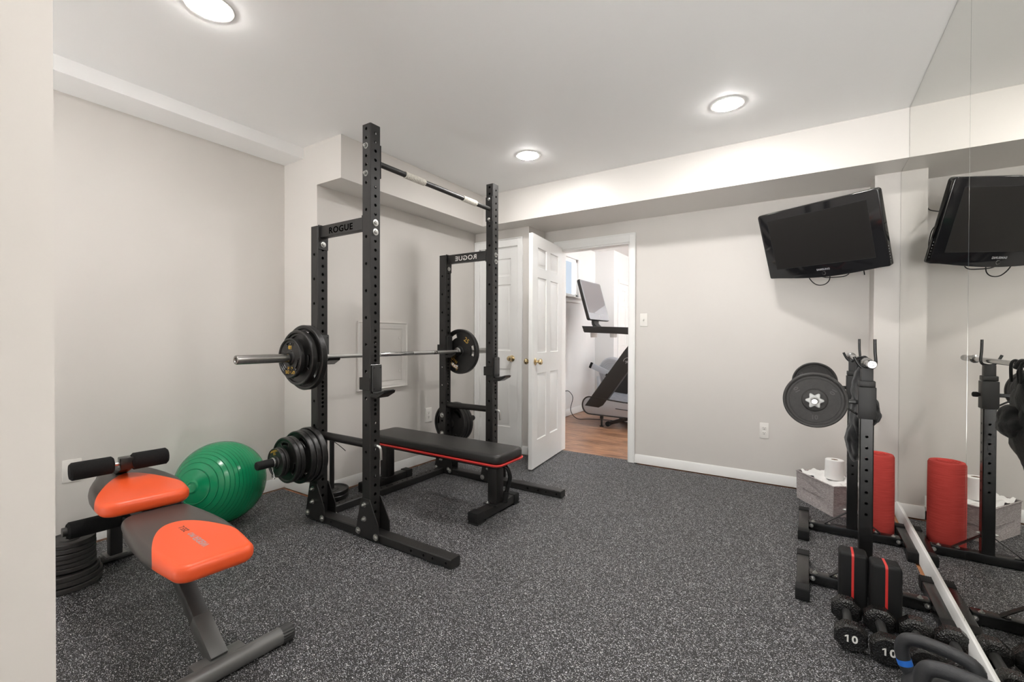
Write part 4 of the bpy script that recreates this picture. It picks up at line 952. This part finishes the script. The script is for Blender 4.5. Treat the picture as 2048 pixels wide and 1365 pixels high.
def short_barbell():
    a, e = Vector((0.029, 2.265, 0.8845)), Vector((0.041, 3.380, 0.8845)); d = (e-a).normalized(); L = (e-a).length
    t = thing('short_barbell', 'short bar with star collars resting on the arms of the squat stands', 'barbell', tuple(a))
    b = BM(); lathe(b, [(0, 0), (0.011, 0.001), (0.0125, 0.004), (0.0125, L-0.004), (0.011, L), (0, L)], a, d, 28); obj('bar', b, M['steel'], t)
    for c, s in ((a+d*0.052, -1), (e-d*0.052, 1)):
        b = BM(); u, v, _ = frame_from(d); pts = []
        for i in range(72):
            th = 2*pi*i/72; rr = 0.0285+0.0058*cos(6*th); pts.append((rr*cos(th), rr*sin(th)))
        prism(b, pts, c-d*s*0.0, u, v, d*s, 0.012, 0.003, 2); lathe(b, [(0.014, 0.01), (0.016, 0.014), (0.015, 0.020), (0.0125, 0.021)], c, d*s, 28); obj('star_collar', b, M['star'], t)
    return a, d, L
sa, sd, sl = short_barbell()
def ten_plate(c, label):
    o = plate('weight_plate', 0.117, 0.024, c, -sd, label, 'ten pound plates on the short barbell', slots=0, hub=0.046, r_in=0.0132, m='iron_matt',
        texts=(("10", 0.026, 0.0, -0.074, 0, 'emboss'), ("10", 0.026, -0.064, 0.040, 122, 'emboss'), ("10", 0.026, 0.064, 0.040, -122, 'emboss')))
    b = BM(); tube(b, [(0.094*cos(2*pi*i/64), 0.094*sin(2*pi*i/64), 0.0048) for i in range(64)], 0.0022, 6, closed=True); obj('raised_ring', b, M['iron_matt'], o)
ten_plate(sa+sd*0.066, 'near black plate marked 10 with star collar on the short barbell')
ten_plate(sa+sd*(sl-0.066), 'far black plate marked 10 on the short barbell, partly hidden by the near one')

def chrome_bar():
    x, z, y0, y1 = 0.231, 1.038, 2.425, 3.672
    t = thing('chrome_bar', 'chrome bar with thick ends lying across the tops of the squat stands', 'exercise bar', (x, y0, z))
    b = BM(); cyl(b, (x, y0+0.02, z), (x, y1-0.02, z), 0.0125, n=28); obj('shaft', b, M['chrome'], t)
    for yy, s in ((y0, 1), (y1, -1)):
        b = BM(); lathe(b, [(0, 0.004), (0.006, 0.004), (0.007, 0.0), (0.0155, 0.0), (0.0175, 0.003), (0.0175, 0.135), (0.0165, 0.14), (0.0165, 0.185), (0.0225, 0.19), (0.0225, 0.200), (0.013, 0.206)], (x, yy, z), Y*s, 36); obj('thick_end', b, M['chrome'], t)
chrome_bar()

# black gear hanging from the chrome bar
def hanging(name, label, cat, pieces, straps, seed):
    b = BM()
    for (cx, cy, cz, sx, sy, sz, sd_) in pieces:
        t = BM(); bmesh.ops.create_icosphere(t, subdivisions=4, radius=1.0)
        rnd = random.Random(sd_); ph = [rnd.uniform(0, 6.28) for _ in range(6)]
        for v in t.verts:
            x, y, z = v.co; f = 1+0.10*sin(5*z+ph[0]+2*y)+0.07*sin(9*y+ph[1]+3*z)+0.04*sin(14*z+ph[2]+6*x)+0.03*sin(17*y+ph[3])
            v.co = Vector((cx+sx*x*f, cy+sy*y*f*(1-0.25*z), cz+sz*z*(1+0.05*sin(6*y+ph[4]))))
        merge(b, t)
    for pts, r, fl in straps: tube(b, smooth_path(pts, 8), r, 8)
    o = single(name, b, M['cloth'], label, cat, None, (0.238, 2.9, 0.7), sharp=60)
hanging('black_jacket', 'black cloth jacket hanging from the chrome bar between the squat stands', 'jacket',
        [(0.222, 2.80, 0.90, 0.034, 0.105, 0.115, 3), (0.220, 2.80, 0.76, 0.040, 0.115, 0.15, 11), (0.262, 2.83, 0.79, 0.040, 0.08, 0.075, 5), (0.200, 2.78, 0.655, 0.034, 0.085, 0.11, 8)],
        [([(0.224, 2.73, 0.98), (0.232, 2.74, 1.047), (0.252, 2.75, 1.04), (0.250, 2.76, 0.96)], 0.006, 0), ([(0.222, 2.86, 0.98), (0.230, 2.87, 1.049), (0.250, 2.87, 1.04), (0.25, 2.87, 0.96)], 0.006, 0),
         ([(0.185, 2.78, 1.035), (0.225, 2.77, 1.056), (0.25, 2.79, 1.01), (0.24, 2.80, 0.93)], 0.006, 0), ([(0.258, 2.80, 1.02), (0.238, 2.80, 1.054), (0.216, 2.80, 1.03), (0.212, 2.80, 0.95)], 0.010, 0)], 1)

# ================================================================== BASKET, ROLLS, RED MAT
def basket():
    A, B_ = Vector((-0.053, 3.850, 0)), Vector((0.149, 3.550, 0)); d = (B_-A).normalized(); L = (B_-A).length; s = Vector((-d.y, d.x, 0)); s = s if s.x > 0 else -s; Wd = 0.245
    t = thing('fabric_basket', 'grey linen storage basket filled with white tissue, behind the far squat stand', 'basket', tuple(A+d*L/2+s*Wd/2))
    Hh = 0.196; b = BM(); nu, nz = 14, 9
    per = []
    for (p, q, k) in ((A, B_, nu), (B_, B_+s*Wd, 10), (B_+s*Wd, A+s*Wd, nu), (A+s*Wd, A, 10)):
        for i in range(k): per.append((p.lerp(q, i/k), (q-p).normalized().cross(Z), i/k))
    rows = []
    for z in range(nz+1):
        f = z/nz; row = []
        for (p, n, a) in per:
            dent = sin(pi*a)*(-0.012*sin(pi*f)+0.010*sin(5*a+7*f)*f*(1-f)*3); fl = 0.004*f+0.006*(1-f)*0
            row.append(b.verts.new(p+n*(dent+fl)+Z*(0.002+Hh*f+0.006*sin(9*a)*f*(1-f))))
        rows.append(row)
    N = len(per)
    for r0, r1 in zip(rows, rows[1:]):
        for i in range(N): b.faces.new((r0[i], r0[(i+1) % N], r1[(i+1) % N], r1[i]))
    b.faces.new(rows[0][::-1])
    # inner wall
    inn = []
    for f in (1.0, 0.45):
        inn.append([b.verts.new(v.co+(Vector(((A+d*L/2+s*Wd/2).x, (A+d*L/2+s*Wd/2).y, v.co.z))-v.co).normalized()*0.008-Z*(Hh*(1-f))) for v in rows[-1]])
    for r0, r1 in zip([rows[-1]]+inn, inn):
        for i in range(N): b.faces.new((r0[i], r0[(i+1) % N], r1[(i+1) % N], r1[i]))
    b.faces.new(inn[-1]); rim = [v.co.copy() for v in rows[-1]]
    obj('body', b, M['linen'], t, sharp=60)
    b = BM(); tube(b, rim, 0.0045, 8, closed=True); obj('rim_piping', b, M['linen'], t)
    # flat bed of white tissue, kind of crumpled
    b = BM(); g = 18; vs = {}
    c0 = A+d*L/2+s*Wd/2
    for i in range(g+1):
        for j in range(g+1):
            a, e = (i/g-0.5)*(L-0.020), (j/g-0.5)*(Wd-0.020); zz_ = 0.196+0.012*sin(9*i/g*2+1)*cos(7*j/g*2)+0.007*sin(31*i/g+17*j/g)+0.012*(i/g < 0.5)
            if min(i, j, g-i, g-j) == 0: zz_ -= 0.012
            vs[i, j] = b.verts.new(c0+d*a+s*e+Z*zz_)
    for i in range(g):
        for j in range(g): b.faces.new((vs[i, j], vs[i+1, j], vs[i+1, j+1], vs[i, j+1]))
    o = obj('white_tissue', b, M['paper'], sharp=180); o['label'] = 'crumpled white tissue filling the grey basket'; o['category'] = 'tissue'; o['kind'] = 'stuff'
    # toilet roll standing in it
    def roll(c, r, h, label, ax=Z):
        tt = thing('paper_roll', label, 'paper roll', tuple(c), group='white paper rolls in the basket')
        b = BM(); lathe(b, [(0.020, 0), (r, 0), (r+0.001, 0.004), (r, h-0.003), (r-0.003, h), (0.022, h), (0.020, h-0.002), (0.020, 0)], c, ax, 48); obj('paper', b, M['paper'], tt)
        b = BM(); lathe(b, [(0.0185, 0.001), (0.020, 0.001), (0.020, h-0.001), (0.0185, h-0.001), (0.0185, 0.001)], c, ax, 32); obj('cardboard_core', b, M['card'], tt)
    rc = Vector((0.160, 3.735, 0.205)); roll(rc, 0.053, 0.128, 'white paper roll standing upright in the grey basket', Vector((0.02, 0.03, 1)))
    roll(Vector((0.235, 3.68, 0.165)), 0.040, 0.085, 'white paper roll in the basket corner next to the red mat', Vector((0.1, 0.8, 0.2)))
basket()
b = BM(); pts = []; n = 260; turns = 4.2; r1, r0, th = 0.079, 0.018, 0.013
cx, cy = 0.352, 3.405
lathe(b, [(0.0, 0), (0.078, 0), (0.0805, 0.01), (0.081, 0.25), (0.0795, 0.458), (0.074, 0.470), (0.060, 0.472), (0.058, 0.468), (0.0, 0.468)], (0, 0, 0.002), Z, 64)
for v in b.verts: v.co.x *= 1.0; v.co.y *= 1.05; v.co = Vector((v.co.x+cx, v.co.y+cy, v.co.z))
sp_ = []
for i in range(140): a = 2*pi*3.4*i/140; r = 0.062-0.045*i/140; sp_.append((cx+r*cos(a+2), cy+r*sin(a+2), 0.4715))
tube(b, sp_, 0.0042, 6)
single('foam_mat', b, M['red_foam'], 'red rolled foam mat standing upright between the squat stands and the mirror', 'foam mat', None, (cx, cy, 0))

# ================================================================== RED-STRIPED BLOCKS
def block(cx, y0, rz, label, hgt):
    t = thing('foam_block', label, 'block', (cx, y0+0.045, 0), rz, group='red-striped black blocks', local=True)
    b = BM(); prism(b, rrect(0.0975, 0.090, 0.014, 5), (0, 0, 0.0), X, Y, Z, hgt, 0.014, 4); obj('body', b, M['rubber'], t)
    b = BM(); w = 0.0042
    rb = 0.0146; arc_ = [(-0.0312-rb*cos(a), hgt-0.014+rb*sin(a)) for a in [pi/2*k/6 for k in range(7)]]
    prof = [(-0.0458, 0.045)]+arc_+[(0.033, hgt+0.0006), (0.033, hgt-0.006), (-0.028, hgt-0.006), (-0.036, hgt-0.016), (-0.040, 0.045)]
    prism(b, prof, (-w-0.002, 0, 0), Y, Z, X, 2*w); obj('stripe', b, M['red_pipe'], t, label='thin red stripe')
block(0.169, 2.345, 0.0, 'left one of the two black blocks with a red stripe, behind the dumbbells', 0.252)
block(0.2695, 2.290, radians(3), 'right one of the two black blocks with a red stripe, nearer the mirror', 0.252)

# ================================================================== DUMBBELLS
def dumbbell(c, rz, label, first=None):
    grp = 'ten pound dumbbells in a row'
    t = thing('dumbbell', label, 'dumbbell', c, rz, group=grp, local=True)
    R = 0.0505; zc = 0.0475; ph = radians(22.5)
    for s in (-1, 1):
        b = BM(); n = 40; rings = []
        for rr, h, oc in ((0.018, 0.066, 0), (0.030, 0.067, 0), (0.041, 0.070, 0), (0.0525, 0.0795, 1), (0.0525, 0.114, 1), (0.0455, 0.1245, 0), (0.0, 0.1255, 0)):
            if rr == 0: rings.append([b.verts.new((0, s*h, zc))]); continue
            row = []
            for k in range(n):
                a = 2*pi*k/n+ph; q = (a-ph) % (pi/4)-pi/8; f = (cos(pi/8)/cos(q)*1.03) if oc else 1.0
                row.append(b.verts.new((rr*f*sin(a), s*h, zc+rr*f*cos(a)*0.95)))
            rings.append(row)
        for a, e in zip(rings, rings[1:]):
            for k in range(n):
                if len(e) == 1: b.faces.new((a[k], a[(k+1) % n], e[0]))
                else: b.faces.new((a[k], a[(k+1) % n], e[(k+1) % n], e[k]))
        hd = obj('head', b, M['hammer'], t, sharp=20)
        xd = Vector((1, 0, 0)) if s < 0 else Vector((-1, 0, 0)); tb = text_bm('0', 0.036, Vector((0, s*0.1258, zc+0.002))+xd*0.011, xd, Z, 0.0006, 0.0010)
        prism(tb, [(-0.0125, -0.0125), (-0.0075, -0.0125), (-0.0075, 0.0125), (-0.0115, 0.0125), (-0.0185, 0.0080), (-0.0185, 0.0040), (-0.0125, 0.0070)], Vector((0, s*0.1252, zc+0.002)), xd, Z, Vector((0, s, 0)), 0.0012)
        obj('lettering', tb, M['letter_white'], hd, label='white number 10')
    b = BM(); lathe(b, [(0.0165, -0.068), (0.0150, -0.05), (0.0158, 0), (0.0150, 0.05), (0.0165, 0.068)], (0, 0, zc), Y, 24); obj('handle', b, M['grey_dark'], t)
dumbbell((0.142, 2.180, 0.0018), radians(0.5), 'leftmost black dumbbell marked 10, in front of the left striped block')
dumbbell((0.246, 2.162, 0.0018), radians(1.0), 'second black dumbbell marked 10 from the left, in front of the right striped block')
dumbbell((0.350, 2.155, 0.0018), radians(0.0), 'third black dumbbell from the left, half hidden behind the kettlebell handle')
dumbbell((0.452, 2.150, 0.0018), radians(-0.5), 'rightmost black dumbbell, against the mirror')

# ================================================================== KETTLEBELLS
def kettlebell(c, rz, label, sc, hk=1.0):
    t = thing('kettlebell', label, 'kettlebell', c, rz, group='kettlebells in the near right corner', local=True)
    b = BM(); R = 0.088*sc; lathe(b, [(0, 0), (R*0.55, 0), (R*0.80, 0.010*sc), (R*0.97, 0.045*sc), (R*1.0, 0.075*sc), (R*0.93, 0.115*sc), (R*0.72, 0.143*sc), (R*0.4, 0.157*sc), (0, 0.160*sc)], (0, 0, 0.0), Z, 48); body = obj('bell', b, M['kettle'], t, sharp=60)
    b = BM(); hw = 0.083*sc; zt = 0.232*sc*hk
    path = smooth_path([(-0.050*sc, 0, 0.115*sc), (-0.072*sc, 0, 0.150*sc), (-hw, 0, 0.188*sc*hk), (-hw*0.88, 0, 0.220*sc*hk), (-hw*0.55, 0, zt), (0, 0, zt+0.003), (hw*0.55, 0, zt), (hw*0.88, 0, 0.220*sc*hk), (hw, 0, 0.188*sc*hk), (0.072*sc, 0, 0.150*sc), (0.050*sc, 0, 0.115*sc)], 6)
    tube(b, path, 0.0185*sc, 20); obj('handle', b, M['kettle'], t, sharp=60)
    for s in (-1, 1):
        b = BM(); tube(b, [(s*0.0735*sc, 0, 0.152*sc), (s*0.0760*sc, 0, 0.160*sc), (s*0.0785*sc, 0, 0.168*sc)], 0.0192*sc, 20)
        obj('colour_band', b, M['blue'], t, label='blue band at the foot of the handle')
kettlebell((0.330, 1.790, 0), radians(-18), 'kettlebell nearer the dumbbells, its handle over the third dumbbell', 1.0, 1.03)
kettlebell((0.352, 1.603, 0), radians(-16), 'kettlebell cut by the bottom edge of the photo, nearer the camera', 1.07, 1.10)

# ================================================================== TREADMILL AND ROWER IN THE NEXT ROOM
def treadmill():
    t = thing('treadmill', 'black and silver treadmill with tilted display seen through the open doorway', 'treadmill', (-1.5, 5.9, 0))
    y0, y1 = 5.46, 6.30
    def side(y, th, sgn, nm):
        prof = []
        for i in range(15): a = radians(90+180*i/14); prof.append((-2.345+0.106*cos(a), 0.272+0.112*sin(a)))
        prof += [(-0.55, 0.135), (-0.50, 0.16), (-0.50, 0.27), (-0.55, 0.29), (-1.9, 0.345)]
        b = BM(); prism(b, prof, (0, y, 0), X, Z, Y, th, 0.004, 2); o = obj(nm, b, M['silver'], t)
        b = BM(); tube(b, [(x, y-0.001 if sgn < 0 else y+th+0.001, z) for x, z in prof], 0.009, 8, closed=True); obj('black_edge', b, M['tread'], t)
        return o
    side(y0, 0.06, -1, 'side_panel'); side(y1-0.06, 0.06, 1, 'side_panel')
    b = BM(); prof = []
    for i in range(15): a = radians(90+180*i/14); prof.append((-2.345+0.098*cos(a), 0.272+0.104*sin(a)))
    prof += [(-0.56, 0.15), (-0.56, 0.27), (-1.9, 0.335)]; prism(b, prof, (0, y0+0.06, 0), X, Z, Y, y1-y0-0.12); obj('running_belt', b, M['belt'], t)
    for ya in (y0+0.0, y1-0.075):
        b = BM(); prism(b, [(-2.42, 0.262), (-2.225, 0.250), (-2.165, 0.285), (-1.62, 1.05), (-1.48, 1.20), (-1.62, 1.26), (-1.78, 1.13), (-1.90, 0.98)], (0, ya-0.006, 0), X, Z, Y, 0.085, 0.012, 3); up = obj('upright', b, M['tread'], t)
        if ya < 5.6:
            b = BM(); q = lambda x, z: (x, ya-0.0085, z)
            tube(b, smooth_path([q(-1.90, 0.855), q(-1.885, 0.885), q(-1.85, 0.90), q(-1.825, 0.885), q(-1.84, 0.86), q(-1.88, 0.855)], 5), 0.0035, 6); tube(b, smooth_path([q(-1.87, 0.83), q(-1.855, 0.85), q(-1.845, 0.835)], 5), 0.0035, 6); obj('emblem', b, M['silver'], up)
    # handlebar frame
    for ya in (y0+0.02, y1-0.07):
        b = BM(); prism(b, [(-2.475, 1.300), (-2.44, 1.214), (-2.0, 1.197), (-1.72, 1.178), (-1.55, 1.10), (-1.52, 1.17), (-1.65, 1.262), (-1.75, 1.272)], (0, ya, 0), X, Z, Y, 0.05, 0.008, 3); obj('handrail', b, M['tread'], t)
    b = BM(); box(b, -2.47, -2.33, y0+0.05, y1-0.05, 1.225, 1.290, 0.015, 3); obj('console_bar', b, M['tread'], t)
    for xx in (-2.335, -2.07):
        b = BM(); lathe(b, [(0, 0), (0.040, 0.0), (0.044, 0.008), (0.046, 0.065), (0, 0.066)], (xx, y0+0.10, 1.150), Z, 28); obj('cup_holder', b, M['plastic_clear'], t)
    # display
    o = Vector((-2.545, 5.55, 1.93)); dn = Vector((0.155, 0.0, -0.545)); hgt = dn.length; dn.normalize(); wv = Y.copy(); nrm = wv.cross(dn); nrm = nrm if nrm.x > 0 else -nrm; Wd = 0.72
    c = o+dn*hgt/2+wv*Wd/2
    b = BM(); prism(b, rrect(Wd, hgt, 0.03), c-nrm*0.045, wv, -dn, nrm, 0.044, 0.012, 3); obj('display_back', b, M['tread'], t)
    b = BM(); prism(b, rrect(Wd-0.012, hgt-0.012, 0.026), c-nrm*0.001, wv, -dn, nrm, 0.003, 0.001, 1); fr = obj('display_frame', b, M['silver'], t)
    b = BM(); prism(b, rrect(Wd-0.05, hgt*0.80, 0.004), c-dn*0.040+nrm*0.002, wv, -dn, nrm, 0.0015); obj('screen', b, M['screen_gloss'], fr)
    b = BM(); 
    for k in (-1, 1): tube(b, [c+dn*(hgt/2-0.055+0.008*k)+nrm*0.003+wv*(0.008*cos(a))+dn*(0.008*sin(a)) for a in [2*pi*i/16 for i in range(16)]], 0.0018, 6, closed=True)
    obj('emblem', b, M['white_plastic'], fr)
    b = BM(); pa = smooth_path([c+dn*0.14-nrm*0.05, c+dn*0.27-nrm*0.075, Vector((-2.46, c.y, 1.33)), Vector((-2.40, c.y, 1.27))], 8)
    for a, e in zip(pa, pa[1:]): bar(b, a, e+(e-a)*0.15, 0.16, 0.04, 0.0, up=(1, 0, 0.3))
    obj('display_neck', b, M['grey_dark'], t)
    # levelling foot, wheel and lift leg below
    b = BM(); lathe(b, [(0, 0), (0.028, 0), (0.028, 0.008), (0.012, 0.014), (0.012, 0.10), (0.022, 0.10), (0.022, 0.18), (0, 0.18)], (-2.215, 5.54, 0.0), Z, 20); obj('levelling_foot', b, M['tread'], t)
    b = BM(); bar(b, (-2.135, 5.60, 0.040), (-1.85, 5.64, 0.135), 0.04, 0.045, 0.004); bar(b, (-2.12, 6.10, 0.040), (-1.85, 6.06, 0.135), 0.04, 0.045, 0.004); cyl(b, (-1.95, 5.60, 0.10), (-1.95, 6.1, 0.10), 0.018); obj('lift_leg', b, M['tread'], t)
    for yy in (5.57, 6.09):
        b = BM(); cyl(b, (-2.145, yy, 0.033), (-2.145, yy+0.035, 0.033), 0.033, n=28); obj('wheel', b, M['rubber'], t)
    b = BM(); tube(b, [(-2.0, y0-0.006, 0.258), (-1.2, y0-0.006, 0.225)], 0.005, 6); bar(b, (-1.99, y0-0.006, 0.258), (-1.99, y0-0.006, 0.225), 0.006, 0.006); obj('side_groove', b, M['dark'], t)
    b = BM(); tube(b, smooth_path([(XA+0.035, 5.822, 0.382), (XA+0.10, 5.825, 0.385), (XA+0.16, 5.83, 0.30), (-2.79, 5.82, 0.12), (-2.70, 5.83, 0.012), (-2.55, 5.90, 0.007), (-2.30, 5.98, 0.006), (-2.0, 5.95, 0.006)], 10), 0.0048, 8)
    box(b, XA+0.008, XA+0.04, 5.808, 5.836, 0.368, 0.396, 0.005)
    obj('power_cord', b, M['rubber'], t, label='black power cord running to the wall outlet')
M['screen_gloss'] = mat('glossy_screen', (0.02, 0.022, 0.03), 0.03, coat=1.0, spec=1.0); M['screen_gloss'].node_tree.nodes['Principled BSDF'].inputs['Metallic'].default_value = 0.0
M['screen_gloss'] = mat('glossy_screen_tinted', (0.55, 0.57, 0.62), 0.03, 1.0)
treadmill()
def rower():
    t = thing('rowing_machine', 'grey rowing machine with a round fan housing behind the treadmill', 'rowing machine', (-2.45, 6.68, 0))
    c = Vector((-2.50, 6.70, 0.640)); b = BM(); lathe(b, [(0, -0.09), (0.175, -0.085), (0.205, -0.06), (0.21, 0), (0.205, 0.06), (0.175, 0.085), (0, 0.09)], c, Y, 56); obj('fan_housing', b, M['grey_light'], t)
    b = BM()
    for r in (0.06, 0.09, 0.12, 0.15, 0.18): tube(b, [c+Vector((r*cos(a), -0.087+0.006*(r > 0.16), r*sin(a))) for a in [2*pi*i/40 for i in range(40)]], 0.003, 6, closed=True)
    obj('fan_guard', b, M['silver'], t)
    b = BM(); bar(b, (-2.80, 6.575, 0.715), (-2.52, 6.575, 0.600), 0.03, 0.085, 0.008); obj('monitor_arm', b, M['grey_light'], t)
    b = BM(); bar(b, (-2.825, 6.575, 0.725), (-2.785, 6.575, 0.708), 0.034, 0.09, 0.006); cyl(b, (-2.535, 6.55, 0.575), (-2.535, 6.60, 0.575), 0.026); cyl(b, (-2.46, 6.56, 0.62), (-2.46, 6.60, 0.62), 0.035); obj('end_cap', b, M['rubber'], t)
    for s in (0.0, 0.30):
        b = BM(); bar(b, (-2.70, 6.60+s*0.5, 0.55), (-2.63, 6.56+s, 0.02), 0.035, 0.05, 0.004); obj('leg', b, M['grey_light'], t)
    b = BM(); box(b, -2.66, -2.60, 6.48, 6.94, 0.0, 0.035, 0.005); obj('foot_bar', b, M['grey_light'], t)
    b = BM(); bar(b, (-2.45, 6.72, 0.42), (-0.9, 6.75, 0.36), 0.06, 0.10, 0.006); bar(b, (-0.95, 6.75, 0.36), (-0.93, 6.75, 0.01), 0.06, 0.06, 0.004); obj('rail', b, M['silver'], t)
    b = BM(); bar(b, (-2.36, 6.62, 0.40), (-2.28, 6.62, 0.70), 0.1, 0.02, 0.003); obj('foot_plate', b, M['rubber'], t)
rower()
outlet('white outlet with the black cord plugged in, in the room beyond the doorway', (XA, 5.822, 0.385), Y, X)
